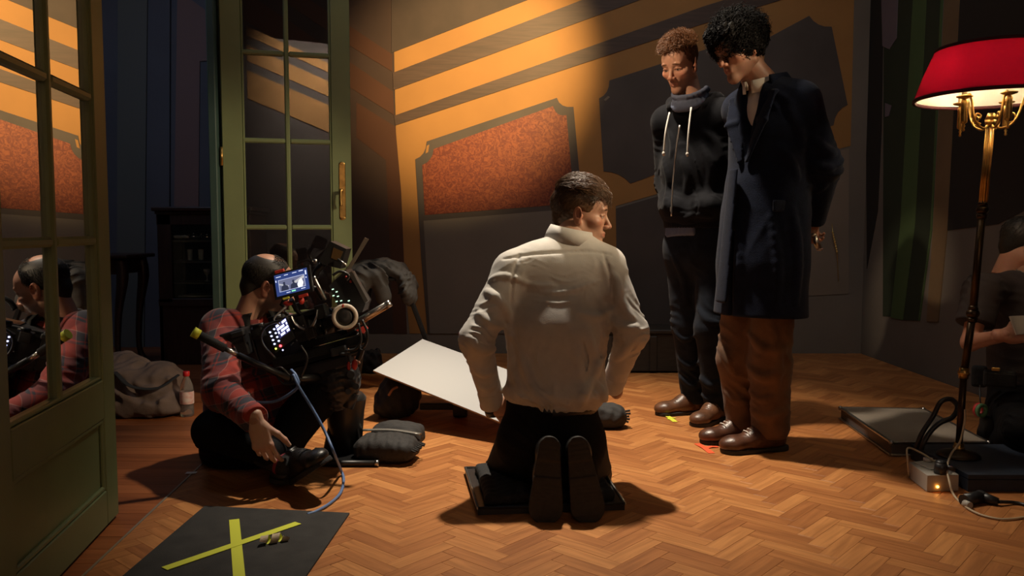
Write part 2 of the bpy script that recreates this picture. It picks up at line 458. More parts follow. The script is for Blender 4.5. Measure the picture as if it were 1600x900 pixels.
# ------------------------------------------------------------------ floor: parquet blocks and boards
EDGE0 = fl(300, 740)[:2]; ED = unit(fl(130, 900)[:2] - EDGE0); EN = np.array((-ED[1], ED[0]))   # border line of the parquet
if EN[0] < 0: EN = -EN
def side(p): return float((np.asarray(p)[:2] - EDGE0) @ EN)
M_SUB = mat('dark_subfloor', (.02, .009, .004, 1), .8)
floor = struct(MB().box((-.4, 3.4, -.03), (9.0, 8.6, .03)).build('floor', M_SUB))
def wood(name, c0, c1, c2, rough=.42, gs=1.0, rowgrain=(2.2, 26, 26)):
    m = bpy.data.materials.new(name); m.use_nodes = True; nt = m.node_tree; b = nt.nodes['Principled BSDF']; N = nt.nodes.new; Lk = nt.links.new
    at_ = N('ShaderNodeAttribute'); at_.attribute_name = 'blk'
    oi = N('ShaderNodeObjectInfo'); ge = N('ShaderNodeNewGeometry')
    sm = N('ShaderNodeMath'); sm.operation = 'ADD'; Lk(oi.outputs['Random'], sm.inputs[0]); Lk(ge.outputs['Random Per Island'], sm.inputs[1])
    fr = N('ShaderNodeMath'); fr.operation = 'FRACT'; Lk(sm.outputs[0], fr.inputs[0])
    of = N('ShaderNodeVectorMath'); of.operation = 'SCALE'; of.inputs[0].default_value = (17, 31, 23); Lk(fr.outputs[0], of.inputs['Scale'])
    ml = N('ShaderNodeVectorMath'); ml.operation = 'MULTIPLY'; ml.inputs[1].default_value = rowgrain; Lk(at_.outputs['Vector'], ml.inputs[0])
    ad = N('ShaderNodeVectorMath'); ad.operation = 'ADD'; Lk(ml.outputs[0], ad.inputs[0]); Lk(of.outputs[0], ad.inputs[1])
    ns = N('ShaderNodeTexNoise'); ns.inputs['Scale'].default_value = 2.2 * gs; ns.inputs['Detail'].default_value = 6; ns.inputs['Distortion'].default_value = .6; Lk(ad.outputs[0], ns.inputs['Vector'])
    r1 = N('ShaderNodeValToRGB'); r1.color_ramp.elements[0].color = c0; r1.color_ramp.elements[1].color = c2
    e = r1.color_ramp.elements.new(.5); e.color = c1; Lk(fr.outputs[0], r1.inputs[0])
    r2 = N('ShaderNodeValToRGB'); r2.color_ramp.elements[0].color = (.66, .58, .5, 1); r2.color_ramp.elements[1].color = (1.12, 1.1, 1.08, 1); r2.color_ramp.elements[0].position = .3; r2.color_ramp.elements[1].position = .68
    Lk(ns.outputs['Fac'], r2.inputs[0])
    mx = N('ShaderNodeMix'); mx.data_type = 'RGBA'; mx.blend_type = 'MULTIPLY'; mx.inputs[0].default_value = .85
    Lk(r1.outputs[0], mx.inputs[6]); Lk(r2.outputs[0], mx.inputs[7]); Lk(mx.outputs[2], b.inputs['Base Color'])
    b.inputs['Roughness'].default_value = rough; b.inputs['Specular IOR Level'].default_value = .4
    bp = N('ShaderNodeBump'); bp.inputs['Strength'].default_value = .08; bp.inputs['Distance'].default_value = .001; Lk(ns.outputs['Fac'], bp.inputs['Height']); Lk(bp.outputs[0], b.inputs['Normal'])
    return m
M_PARQ = wood('oak_parquet', (.34, .130, .041, 1), (.42, .172, .055, 1), (.53, .238, .080, 1))
M_BOARD = wood('red_stained_boards', (.25, .078, .024, 1), (.30, .095, .030, 1), (.35, .115, .038, 1), .4, 1, (1.2, 14, 14))
def block_mesh(poly, top=0.0, th=.014, ch=.0004):
    """one wooden block from a convex outline (local 2-D), chamfered top edge"""
    P = np.asarray(poly, float); n = len(P); c = P.mean(0)
    I = np.array([p + (c - p) / np.linalg.norm(c - p) * ch * 1.4 for p in P])
    V = [(*p, top - th) for p in P] + [(*p, top - ch) for p in P] + [(*p, top) for p in I]
    F = [tuple(range(2 * n, 3 * n))]
    for i in range(n):
        j = (i + 1) % n; F += [(i, j, n + j, n + i), (n + i, n + j, 2 * n + j, 2 * n + i)]
    return V, F
def clip(poly, keep):
    out = []
    for i in range(len(poly)):
        a, b_ = poly[i], poly[(i + 1) % len(poly)]; sa, sb = keep(a), keep(b_)
        if sa >= 0: out.append(a)
        if sa * sb < 0: out.append(a + (b_ - a) * sa / (sa - sb))
    return out
PL, PW, GAP = .212, .053, .0004
e_ = np.array((-.058, 1.0)); e_ /= np.linalg.norm(e_); q_ = np.array((e_[1], -e_[0]))
hx = (q_ * -1 + e_) / math.sqrt(2) * -1; hx = (q_ + e_) / math.sqrt(2); hy = (e_ - q_) / math.sqrt(2)   # block axes, hx+hy = e
org = fl(640, 800)[:2]
def b_attr(me, L):
    a = me.attributes.new('blk', 'FLOAT_VECTOR', 'POINT'); a.data.foreach_set('vector', np.asarray(L, np.float32).ravel())
base_rect = [np.array(p) for p in ((GAP, GAP), (PL - GAP, GAP), (PL - GAP, PW - GAP), (GAP, PW - GAP))]
V0, F0 = block_mesh([p - (PL / 2, PW / 2) for p in base_rect])
bme = bpy.data.meshes.new('parquet_block'); bme.from_pydata(V0, [], F0); bme.materials.append(M_PARQ); b_attr(bme, V0)
whole, cutb = [], []
for a in range(-90, 110):
    for b_ in range(-14, 16):
        o2 = org + hx * (a * PW + b_ * PL) + hy * (a * PW - b_ * PL)
        for kind in (0, 1):
            if kind == 0: c = o2 + hx * PL / 2 + hy * PW / 2; ax, ay = hx, hy
            else: c = o2 + hx * (PL + PW / 2) + hy * (PW - PL / 2); ax, ay = hy, -hx
            if not (-1.6 < c[0] < 2.62 and 1.4 < c[1] < 6.12): continue
            cor = [c + ax * (p[0] - PL / 2) + ay * (p[1] - PW / 2) for p in base_rect]
            sd_ = [side(p) for p in cor]
            if max(sd_) < 0.004: continue
            vis = abs(c[0] / c[1]) < .63 and c[1] > 1.93
            if c[0] > 2.47 or c[1] > 5.98 or min(sd_) < 0: cutb.append((c, ax, ay, 0))
            else: whole.append((c, ax, ay, vis))
whole.sort(key=lambda t: (not t[3], t[0][1]))
r_ = np.random.default_rng(4)
for c, ax, ay, vis in whole[:300]:
    o = bpy.data.objects.new('parquet_block', bme); C.objects.link(o); o.parent = floor
    o.location = (c[0], c[1], r_.uniform(-.0004, .0001)); o.rotation_euler = (0, 0, math.atan2(ax[1], ax[0]))
VV, FF, LL = [], [], []
for c, ax, ay, vis in whole[300:] + cutb:
    cor = [c + ax * (p[0] - PL / 2) + ay * (p[1] - PW / 2) for p in base_rect]
    for fn in (lambda p: side(p) - .002, lambda p: 2.555 - p[0], lambda p: 6.055 - p[1]):
        cor = clip(cor, fn)
        if len(cor) < 3: break
    if len(cor) < 3: continue
    v, f = block_mesh(cor, r_.uniform(-.0004, .0001)); k = len(VV)
    VV += v; FF += [tuple(i + k for i in q) for q in f]
    LL += [((np.array(p[:2]) - c) @ ax, (np.array(p[:2]) - c) @ ay, 0) for p in v]
me = bpy.data.meshes.new('parquet_field'); me.from_pydata(VV, [], FF); b_attr(me, LL)
tag(link_mesh('parquet_field', me, M_PARQ, floor), kind='stuff')
# reddish boards of the next room
n_ = 0
for k in range(52):
    y0 = 1.3 + k * .1; cor = [np.array(p) for p in ((-4.6, y0 + .001), (-.9, y0 + .001 - .0), (-.9, y0 + .099), (-4.6, y0 + .099))]
    cor = clip(cor, lambda p: -side(p) - .004); cor = clip(cor, lambda p: 6.4 - p[1])
    if len(cor) < 3: continue
    v, f = block_mesh(cor, -.001); me = bpy.data.meshes.new('floorboard'); me.from_pydata(v, [], f); b_attr(me, v); link_mesh('floorboard', me, M_BOARD, floor)
p0 = EDGE0 - ED * 1.3; p1 = EDGE0 + ED * 1.6
struct(MB().strip([(*p0, .001), (*p1, .001)], .007, (0, 0, 1), .003).build('trim_1', mat('worn_metal_strip', (.42, .36, .28, 1), .4, .7)))
tp = fl(299, 740); tag(MB().box(tp + (0, 0, .0035), (.038, .022, .0015), rot_to((*ED, 0))).build('tape', mat('white_tape', (.72, .72, .74, 1), .6)), 'small white tape tab at the corner of the parquet edge', 'tape')

# ------------------------------------------------------------------ walls and the painted decoration
M_WALL = mat('grey_flat_paint', (.15, .132, .115, 1), .9, noise=.12, nscale=1.6, bump=.15, bscale=90)
M_OCHRE = mat('ochre_paint', (.30, .148, .042, 1), .75, noise=.07, nscale=3, bump=.12, bscale=60)
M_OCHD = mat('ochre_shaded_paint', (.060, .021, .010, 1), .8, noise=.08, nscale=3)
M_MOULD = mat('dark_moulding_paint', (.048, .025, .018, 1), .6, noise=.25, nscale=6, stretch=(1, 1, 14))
M_MOULD2 = mat('dark_cornice_paint', (.035, .022, .018, 1), .7, noise=.2, nscale=5)  # dark brown paint of the cornice
M_PAND = mat('dark_panel_paint', (.058, .047, .044, 1), .7, noise=.15, nscale=4)
M_LIGHTG = mat('lighter_grey_paint', (.19, .155, .125, 1), .9, noise=.15, nscale=2)
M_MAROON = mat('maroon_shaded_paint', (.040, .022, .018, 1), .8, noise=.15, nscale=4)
def damask(name):
    m = bpy.data.materials.new(name); m.use_nodes = True; nt = m.node_tree; b = nt.nodes['Principled BSDF']; N = nt.nodes.new; Lk = nt.links.new
    tc = N('ShaderNodeTexCoord'); ns = N('ShaderNodeTexNoise'); ns.inputs['Scale'].default_value = 26; ns.inputs['Detail'].default_value = 3; ns.inputs['Distortion'].default_value = 2.5
    Lk(tc.outputs['Object'], ns.inputs['Vector'])
    r = N('ShaderNodeValToRGB'); el = r.color_ramp.elements
    el[0].position, el[0].color = .40, (.13, .018, .007, 1); el[1].position, el[1].color = .66, (.27, .065, .02, 1)
    Lk(ns.outputs['Fac'], r.inputs[0])
    n2 = N('ShaderNodeTexNoise'); n2.inputs['Scale'].default_value = 2.0; Lk(tc.outputs['Object'], n2.inputs['Vector'])
    mx = N('ShaderNodeMix'); mx.data_type = 'RGBA'; mx.blend_type = 'MULTIPLY'; mx.inputs[0].default_value = .25
    Lk(r.outputs[0], mx.inputs[6]); Lk(n2.outputs['Color'], mx.inputs[7]); Lk(mx.outputs[2], b.inputs['Base Color']); b.inputs['Roughness'].default_value = .6
    return m
M_DAM = damask('red_damask_paint')
BY = 6.06
wall_back = struct(MB().box((.33, BY + .06, 1.55), (4.56, .12, 3.15)).build('wall_back', M_WALL))
wall_right = struct(MB().box((2.62, 3.4, 1.55), (.12, 5.44, 3.15)).build('wall_right', M_WALL))
lay = [0.0]
def paint(name, pts, m, th=.004, wall=None, right=False):
    """a flat painted or papered piece, a few millimetres proud of the wall"""
    if right: P = [wr(x, y, 2.56) for x, y in pts]; o = MB().prism(P, (-th, 0, 0)).build(name, m, wall_right)
    else: P = [at(x, y, BY) for x, y in pts]; o = MB().prism(P, (0, -th, 0)).build(name, m, wall_back)
    return o
# main painted wall right of the painted corner
paint('painted_field', [(613, -75), (1336, -75), (1329, 228), (1037, 300), (962, 322), (968, 400), (960, 520), (640, 521), (628, 380), (620, 300)], M_OCHRE, .003)
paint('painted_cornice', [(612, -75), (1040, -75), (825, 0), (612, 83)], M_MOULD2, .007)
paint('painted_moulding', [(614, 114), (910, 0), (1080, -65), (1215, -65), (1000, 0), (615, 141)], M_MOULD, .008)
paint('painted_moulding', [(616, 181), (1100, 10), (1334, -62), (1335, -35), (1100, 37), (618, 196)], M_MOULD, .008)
arc = lambda c, r0, a0, a1, n=6: [(c[0] + r0 * math.cos(math.radians(a0 + (a1 - a0) * i / n)), c[1] + r0 * math.sin(math.radians(a0 + (a1 - a0) * i / n))) for i in range(n + 1)]
def notch(a, mid, b, n=5):
    return [tuple(np.array(a) * (1 - t) ** 2 + 2 * t * (1 - t) * np.array(mid) + t * t * np.array(b)) for t in np.linspace(0, 1, n)]
# red panel with its dark frame, scalloped corners
P1o = notch((649, 249), (666, 243), (667, 221)) + notch((870, 153), (875, 170), (896, 167)) + [(905, 268), (925, 340), (935, 521), (668, 521), (658, 400)]
P1i = notch((660, 258), (676, 252), (678, 233)) + notch((864, 166), (869, 184), (885, 180)) + [(893, 270), (898, 318), (664, 336), (662, 300)]
paint('painted_panel_frame', P1o, M_PAND, .006); paint('painted_panel', P1i, M_DAM, .008)
paint('painted_panel_lower', [(662, 345), (899, 326), (915, 400), (925, 521), (672, 521)], M_WALL, .0075)
paint('painted_highlight', [(665, 240), (667, 228), (671, 226), (669, 238)], M_OCHRE, .0095)
# second and third panels
paint('painted_panel', notch((936, 154), (952, 147), (952, 126)) + [(1150, 62), (1158, 72), (1172, 74), (1180, 225), (1037, 268)] + notch((985, 287), (968, 268), (943, 268)), M_PAND, .006)
paint('painted_highlight', [(943, 156), (950, 150), (953, 152), (946, 158)], M_LIGHTG, .008)
paint('painted_panel', [(1195, 62), (1262, 26)] + notch((1264, 25), (1276, 44), (1299, 42)) + [(1324, 164)] + notch((1324, 164), (1304, 172), (1302, 196)) + [(1190, 230)], M_PAND, .006)
paint('painted_panel', [(962, 326), (1037, 304), (1180, 270), (1200, 521), (965, 521)], M_PAND, .005)
paint('painted_panel', [(1240, 252), (1326, 232), (1326, 459), (1246, 463)], M_LIGHTG, .004)
# the shaded side left of the painted corner
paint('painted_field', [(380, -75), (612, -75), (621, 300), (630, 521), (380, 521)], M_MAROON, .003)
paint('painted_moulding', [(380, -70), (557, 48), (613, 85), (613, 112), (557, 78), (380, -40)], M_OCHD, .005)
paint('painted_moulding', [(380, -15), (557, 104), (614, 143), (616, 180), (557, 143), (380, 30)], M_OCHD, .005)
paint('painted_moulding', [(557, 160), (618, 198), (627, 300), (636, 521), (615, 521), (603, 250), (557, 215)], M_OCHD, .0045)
cordm = mat('gilt_thread', (.75, .55, .2, 1), .3, .9)
mb = MB()
for i in range(9): mb.ball(at(1301 + i * .85, 363 + i * 3.8, BY - .03), (.007, .007, .011), None, 8, 6)
mb.tube([at(1300, 350, BY - .004), at(1301, 363, BY - .03), at(1308, 396, BY - .03), at(1310, 440, BY - .03)], .0025, 6)
tag(mb.build('gilt_cord', cordm), 'short gilt cord hanging on the back wall beside the navy coat', 'cord')
# decoration on the right wall
M_GRN = mat('pale_green_paint', (.065, .115, .042, 1), .8, noise=.1, nscale=3); M_GRND = mat('dark_green_paint', (.022, .034, .018, 1), .8, noise=.15, nscale=3)
M_TAN = mat('tan_paint', (.16, .105, .055, 1), .8, noise=.15, nscale=3); M_MAUVE = mat('mauve_paint', (.16, .13, .16, 1), .8, noise=.1, nscale=3); M_BLK = mat('near_black_paint', (.014, .012, .011, 1), .85)
kw = dict(right=True)
paint('painted_field', [(1352, -60), (1382, -60), (1378, 200), (1372, 330), (1355, 420)], M_BLK, .003, **kw)
paint('painted_stripe', [(1382, -60), (1432, -60), (1410, 340), (1398, 495), (1380, 494)], M_GRND, .003, **kw)
paint('painted_panel', [(1377, -60), (1406, -60), (1402, 60), (1391, 77), (1380, 72)], M_MAUVE, .006, **kw)
paint('painted_panel', [(1384, 161), (1394, 165), (1390, 181), (1384, 183)], M_MAUVE, .006, **kw)
paint('painted_stripe', [(1431, -60), (1452, -60), (1431, 350), (1412, 500), (1393, 496), (1408, 350)], M_GRN, .006, **kw)
paint('painted_stripe', [(1452, -60), (1476, -60), (1456, 360), (1436, 501), (1412, 500), (1431, 350)], M_GRND, .004, **kw)
paint('painted_stripe', [(1474, -60), (1477, -60), (1457, 360), (1438, 501), (1436, 501), (1455, 360)], M_GRN, .006, **kw)
paint('painted_stripe', [(1480, -60), (1504, -60), (1481, 360), (1467, 503), (1449, 502), (1459, 360)], M_TAN, .006, **kw)
paint('painted_stripe', [(1504, -60), (1600, -60), (1600, 330), (1560, 350), (1481, 360)], M_BLK, .003, **kw)
# next room
M_NEXT = mat('blue_grey_wall', (.10, .105, .125, 1), .9, noise=.1, nscale=2)
wall_next = struct(MB().box((-3.2, 6.46, 1.55), (4.6, .12, 3.15)).build('wall_left', M_NEXT))
def paint2(name, pts, m, th): return MB().prism([at(x, y, 6.40) for x, y in pts], (0, -th, 0)).build(name, m, wall_next)
paint2('wall_panel', [(186, -40), (232, -40), (226, 560), (184, 560)], mat('olive_grey_strip', (.13, .135, .12, 1), .9), .02)
paint2('wall_panel', [(288, -8), (330, 22), (330, 95), (313, 96), (311, 330), (273, 330), (278, -8)], mat('dusty_rose_strip', (.20, .13, .12, 1), .9), .012)
paint2('wall_panel', [(262, -40), (268, -40), (266, 560), (261, 560)], M_NEXT, .03)
paint2('wall_panel', [(144, 55), (149, 60), (149, 120), (145, 120)], mat('dusty_rose_strip', (.20, .13, .12, 1), .9), .012)
jm = mat('teal_jamb_paint', (.045, .085, .075, 1), .55, noise=.15, nscale=5)
jA = at(339.5, 450, 4.52)
struct(MB().box((jA[0], 4.56, 1.5), (.042, .12, 3.0), None, .004).box((jA[0] + .036, 4.60, 1.5), (.03, .07, 3.0), None, .003).build('trim_2', jm))
struct(MB().prism([(jA[0] + .0, 4.64, 0), (jA[0] + .05, 4.64, 0), (-1.92, 6.06, 0), (-1.98, 6.06, 0)], (0, 0, 3.1)).build('trim_3', M_NEXT))
# the wall behind the photographer, which the door glass mirrors
wall_front = struct(MB().box((1.0, -1.96, 1.7), (5, .12, 3.4)).build('wall_front', M_WALL))
MB().prism([(-.6, -1.9, .4), (2.6, -1.9, .4), (2.6, -1.9, 3.4), (-.6, -1.9, 3.4)], (0, .003, 0)).build('painted_field', M_PAND, wall_front)
for z0, z1 in ((3.1, 3.22), (2.78, 2.98), (2.3, 2.66)):
    MB().prism([(-.2, -1.897, z0 + .3), (1.1, -1.897, z0 - .16), (1.1, -1.897, z1 - .16), (-.2, -1.897, z1 + .3)], (0, .004, 0)).build('painted_moulding', M_OCHRE, wall_front)

# ------------------------------------------------------------------ the two glazed door leaves
M_GREEN = mat('green_door_paint', (.175, .215, .10, 1), .42, noise=.1, nscale=4, bump=.08, bscale=40)
def glass_mat():
    m = bpy.data.materials.new('window_glass'); m.use_nodes = True; nt = m.node_tree; nt.nodes.clear(); N = nt.nodes.new
    o = N('ShaderNodeOutputMaterial'); mx = N('ShaderNodeMixShader'); t = N('ShaderNodeBsdfTransparent'); g = N('ShaderNodeBsdfGlossy'); fr = N('ShaderNodeFresnel')
    t.inputs[0].default_value = (.93, .95, .94, 1); g.inputs['Roughness'].default_value = .0; fr.inputs[0].default_value = 1.5
    nt.links.new(fr.outputs[0], mx.inputs[0]); nt.links.new(t.outputs[0], mx.inputs[1]); nt.links.new(g.outputs[0], mx.inputs[2]); nt.links.new(mx.outputs[0], o.inputs[0])
    return m
M_GLASS = glass_mat(); M_BRASS = mat('aged_brass', (.55, .34, .11, 1), .32, 1.0, noise=.25, nscale=30)
def door(name, A, B, rows, top, handle=False):
    A = np.array((*A, 0.)); B = np.array((*B, 0.)); d = unit(B - A); W = np.linalg.norm(B - A); n = np.array((d[1], -d[0], 0))
    if n @ (-(A + B) / 2 ) < 0: n = -n        # n looks towards the room
    R = np.stack((d, -n, (0, 0, 1)), 1)
    root = bpy.data.objects.new(name, None); root.empty_display_size = .1; C.objects.link(root); root.location = A; ORG[root.name] = A; root['kind'] = 'structure'
    P = lambda t, z, y=0: A + d * t + n * y + np.array((0, 0, z))
    st, th = .105, .044
    bx = lambda nm, t0, t1, z0, z1, tk=th, bv=.003, m=M_GREEN, off=0, par=root: MB().box(P((t0 + t1) / 2, (z0 + z1) / 2, off), (t1 - t0, tk, z1 - z0), R, bv).build(nm, m, par)
    bx('stile', 0, st, .008, top); bx('stile', W - st, W, .008, top)
    g0 = rows[0]
    bx('bottom_rail', st, W - st, .008, .115); bx('lock_rail', st, W - st, .335, g0); bx('top_rail', st, W - st, rows[-1], top)
    bx('door_panel', st - .005, W - st + .005, .11, .34, .018)
    mb = MB()
    for s_ in (1, -1):
        for t0, t1, z0, z1 in ((st, W - st, .115, .130), (st, W - st, .320, .335), (st, st + .015, .115, .335), (W - st - .015, W - st, .115, .335)):
            mb.box(P((t0 + t1) / 2, (z0 + z1) / 2, s_ * .013), (t1 - t0, .012, z1 - z0), R, .004)
    mb.build('panel_bead', M_GREEN, root)
    mid = W / 2; mw = .026
    bx('muntin', mid - mw / 2, mid + mw / 2, g0, rows[-1], .036, .007)
    for z in rows[1:-1]:
        bx('muntin', st, mid - mw / 2, z - mw / 2, z + mw / 2, .036, .007); bx('muntin', mid + mw / 2, W - st, z - mw / 2, z + mw / 2, .036, .007)
    mb = MB()
    for t in (st + .006, W - st - .006): mb.box(P(t, (g0 + rows[-1]) / 2, .0), (.012, .034, rows[-1] - g0), R, .004)
    mb.box(P(W / 2, g0 + .006), (W - 2 * st, .034, .012), R, .004)
    mb.build('glazing_bead', M_GREEN, root)
    for i in range(len(rows) - 1):
        for t0, t1 in ((st, mid - mw / 2 + .006), (mid + mw / 2 - .006, W - st)):
            bx('pane', t0, t1, rows[i] + (.008 if i else 0), rows[i + 1] - .008, .004, 0, M_GLASS)
    if handle:
        zc = 1.12; t = W - st * .48
        hp = MB().box(P(t, zc, .025), (.036, .006, .30), R, .003).ball(P(t, zc + .15, .025), (.018, .004, .012), R).ball(P(t, zc - .15, .025), (.018, .004, .012), R).build('handle_plate', M_BRASS, root, 'brass handle plate')
        MB().cyl(P(t, zc, .025), P(t, zc, .06), .009).tube([P(t, zc, .06), P(t - .01, zc, .066), P(t - .012, zc - .05, .068), P(t - .01, zc - .085, .066)], [.009, .009, .007, .009], 10, 5).build('handle', M_BRASS, hp)
    for z in (.35, 1.3, 2.2): MB().cyl(P(-.004, z - .05, .02), P(-.004, z + .05, .02), .008, seg=10).build('hinge', M_BRASS, root)
    return root
d1 = unit((.154, -.988))
Bf = np.array((-1.264, 2.571))
door('door_1', Bf + d1 * .84, Bf - 0 * d1, [.452, .870, 1.290, 1.710, 2.130, 2.55], 2.65)
hA = at(353, 450, 4.55); door('door_2', hA[:2], fl(553, 606)[:2], [.445, .9175, 1.39, 1.8625, 2.335, 2.81], 2.93, True)
# ------------------------------------------------------------------ figures: head, hand, hair, shoe builders
def head_mesh(c, fwd, up, sc, skin, lip=(0.32, 0.1, 0.07), brow=(0.03, 0.018, 0.01), stubble=0.0, hairline=None, chin=1.0, eye=.46, jaw=1.0):
    R = rot_to(fwd, up); h = 0.0026
    s = Sdf((-.1, -.125, -.15), (.1, .14, .16), h)
    s.ell((0, -.014, .052), (.073, .094, .083), k=.01)
    s.ell((0, .028, -.012), (.060, .064, .086), k=.03)
    for q in (-1, 1):
        s.cone((q * .047, -.002, -.05), (0, .066, -.094), .022, .019, k=.025)
        s.ell((q * .043, .057, -.018), (.022, .024, .018), k=.02)
    s.ell((0, .074, -.097), (.019, .016, .016 * chin), k=.018)
    s.cone((-.034, .079, .026), (.034, .079, .026), .0105, k=.012)
    s.ell((0, .06, .05), (.05, .034, .04), k=.03)
    for q in (-1, 1): s.ell((q * .031, .099, .004), (.0165, .014, .0115), k=.012, op='sub')
    s.cone((0, .088, .016), (0, .110, -.024), .0068, .0095, k=.010)
    s.ell((0, .112, -.029), (.0105, .0095, .0085), k=.006)
    for q in (-1, 1):
        s.ell((q * .0125, .1, -.032), (.0075, .011, .0075), k=.005)
        s.ell((q * .006, .106, -.0395), (.0035, .005, .003), k=.002, op='sub')
    s.ell((0, .077, -.056), (.024, .016, .02), k=.016)
    for q in (-1, 1):
        s.ell((q * .031, .0735, .003), (.0150, .0128, .0125), k=.003)
        s.cone((q * .019, .0865, -.0575), (0, .0945, -.056), .0032, .0048, k=.005)
        s.cone((q * .016, .0865, -.0655), (0, .0925, -.067), .0036, .0058, k=.006)
        s.chain([(q * .017, .085, .0105), (q * .031, .0875, .0125), (q * .046, .079, .008)], [.0042, .0048, .0035], k=.004)
    s.chain([(-.024, .0925, -.0605), (0, .1025, -.061), (.024, .0925, -.0605)], .0019, k=.003, op='sub')
    s.chain([(-.045, .083, .031), (-.03, .0925, .0335), (-.013, .0935, .029)], .0042, k=.006)
    s.chain([(.045, .083, .031), (.03, .0925, .0335), (.013, .0935, .029)], .0042, k=.006)
    for q in (-1, 1):
        Re = rot_to((q * .45, 1, 0), (0, -.25, 1))
        s.ell((q * .077, -.008, .002), (.0058, .0185, .031), Re, k=.006)
        s.ell((q * .0835, -.004, .006), (.006, .0105, .019), Re, k=.003, op='sub')
        s.ell((q * .076, .009, -.002), (.005, .005, .008), k=.005)
        s.ell((q * .0725, .0, -.025), (.006, .009, .01), k=.014)
    s.limb((0, -.03, -.05), (0, -.04, -.15), (.056, .056), (.058, .058), (1, 0, 0), k=.03)
    V, Q = s.mesh()
    x, y, z = V[:, 0], V[:, 1], V[:, 2]; ax = np.abs(x)
    col = np.tile(np.array(skin, float), (len(V), 1))
    def blend(w_, c_):
        w_ = np.clip(w_, 0, 1)[:, None]; col[:] = col * (1 - w_) + np.array(c_) * w_
    red = np.array(skin) * np.array((1.05, .72, .66))
    blend(.55 * np.exp(-(((ax - .045) / .022) ** 2 + ((z + .02) / .02) ** 2)) * (y > .03), red)
    blend(.6 * np.exp(-((ax / .016) ** 2 + ((z + .03) / .014) ** 2)) * (y > .08), red)
    blend(.6 * (ax > .07) * (np.abs(z) < .04), red)
    if stubble: blend(stubble * np.clip((-z - .035) / .02, 0, 1) * (y > -.02) * (ax < .07) * (1 - np.exp(-((ax / .02) ** 2 + ((z + .058) / .01) ** 2))), np.array(brow) * 1.6)
    blend(.85 * np.exp(-((ax / .0185) ** 4 + ((z + .0615) / .0085) ** 4)) * (y > .082), lip)
    zb = .0325 - np.clip(ax - .03, 0, 1) * .3
    blend(1.3 * np.exp(-(((ax - .03) / .0165) ** 6 + ((z - zb) / .0036) ** 4)) * (y > .07) * .85, brow)
    d = np.sqrt(((ax - .031) / 1.0) ** 2 + ((z - .0025) / eye) ** 2); ey = (y > .075) & (d < .011)
    blend(ey * 1.0, (.55, .5, .46)); dd = np.hypot(ax - .031, z - .0015)
    blend(ey * (dd < .0052) * 1.0, (.06, .04, .025))
    rim = np.exp(-((d - .0118) / .0016) ** 2) * (y > .072); blend(rim * .8, np.array(skin) * .25)
    if hairline is not None: blend(hairline(V), brow)
    return np.asarray(c) + (V * sc) @ R.T, Q, col
def hand_mesh(wrist, fdir, palm, thumb, skin, curl=(.35, .4, .45, .5), spread=.06, thumb_curl=.3, sc=1.0, tdir=None):
    """thumb=+1 left hand, -1 right hand; palm = direction the palm faces; curl per finger (index..little)"""
    z = -unit(palm); y = unit(np.asarray(fdir, float) - z * np.dot(fdir, z)); x = np.cross(y, z)
    s = Sdf((-.085, -.05, -.115), (.085, .2, .05), .0026)
    s.limb((0, -.03, 0), (0, .012, 0), (.027, .02), (.028, .018), (1, 0, 0), k=.01)
    s.limb((0, .01, 0), (0, .078, .002), (.029, .0155), (.0385, .0135), (1, 0, 0), k=.012)
    s.ell((thumb * .024, .03, -.007), (.014, .026, .014), k=.012)
    s.ell((-thumb * .024, .03, -.005), (.011, .026, .012), k=.01)
    xs = [.0285, .0095, -.0095, -.0275]; Ls = [.074, .083, .077, .06]; rs = [.0088, .009, .0085, .0075]; ys = [.085, .089, .085, .076]
    for i in range(4):
        p = np.array((thumb * xs[i], ys[i], .002)); a = 0.0
        sp = thumb * spread * (1.2 - .8 * i)
        s.ell(p + (0, -.004, .004), (.0085, .011, .009), k=.006)
        prev = p
        for j, fr in enumerate((.46, .30, .24)):
            a += curl[i] * (1.0, 1.15, .8)[j]
            dv = np.array((math.sin(sp) * math.cos(a), math.cos(a) * math.cos(sp), -math.sin(a)))
            nx = prev + dv * Ls[i] * fr * 1.06
            s.cone(prev, nx, rs[i] * (1 - .1 * j), rs[i] * (1 - .1 * (j + 1)), k=.0035)
            prev = nx
    p = np.array((thumb * .026, .022, -.006)); td = unit((thumb * .75, .62, -.3)) if tdir is None else unit((thumb * tdir[0], tdir[1], tdir[2]))
    bend = unit((-thumb * .5, .55, -.5))
    for j, (L, r0, r1) in enumerate(((.042, .0125, .0105), (.033, .0105, .0095), (.026, .0095, .0075))):
        nx = p + td * L; s.cone(p, nx, r0, r1, k=.005); p = nx; td = unit(td + bend * thumb_curl)
    V, Q = s.mesh(); col = np.tile(np.array(skin, float), (len(V), 1))
    kn = np.exp(-((V[:, 1] - .086) / .012) ** 2) * .35
    col = col * (1 - kn[:, None]) + (np.array(skin) * (1.05, .7, .62)) * kn[:, None]
    return np.asarray(wrist) + sc * (V[:, :1] * x + V[:, 1:2] * y + V[:, 2:] * z), Q, col
def join(parts):
    Vs, Qs, Cs, o = [], [], [], 0
    for V, Q, c in parts:
        Vs.append(V); Qs.append(Q + o); o += len(V)
        Cs.append(np.tile(np.array(c, float), (len(V), 1)) if np.ndim(c) == 1 else c)
    return np.concatenate(Vs), np.concatenate(Qs), np.concatenate(Cs)
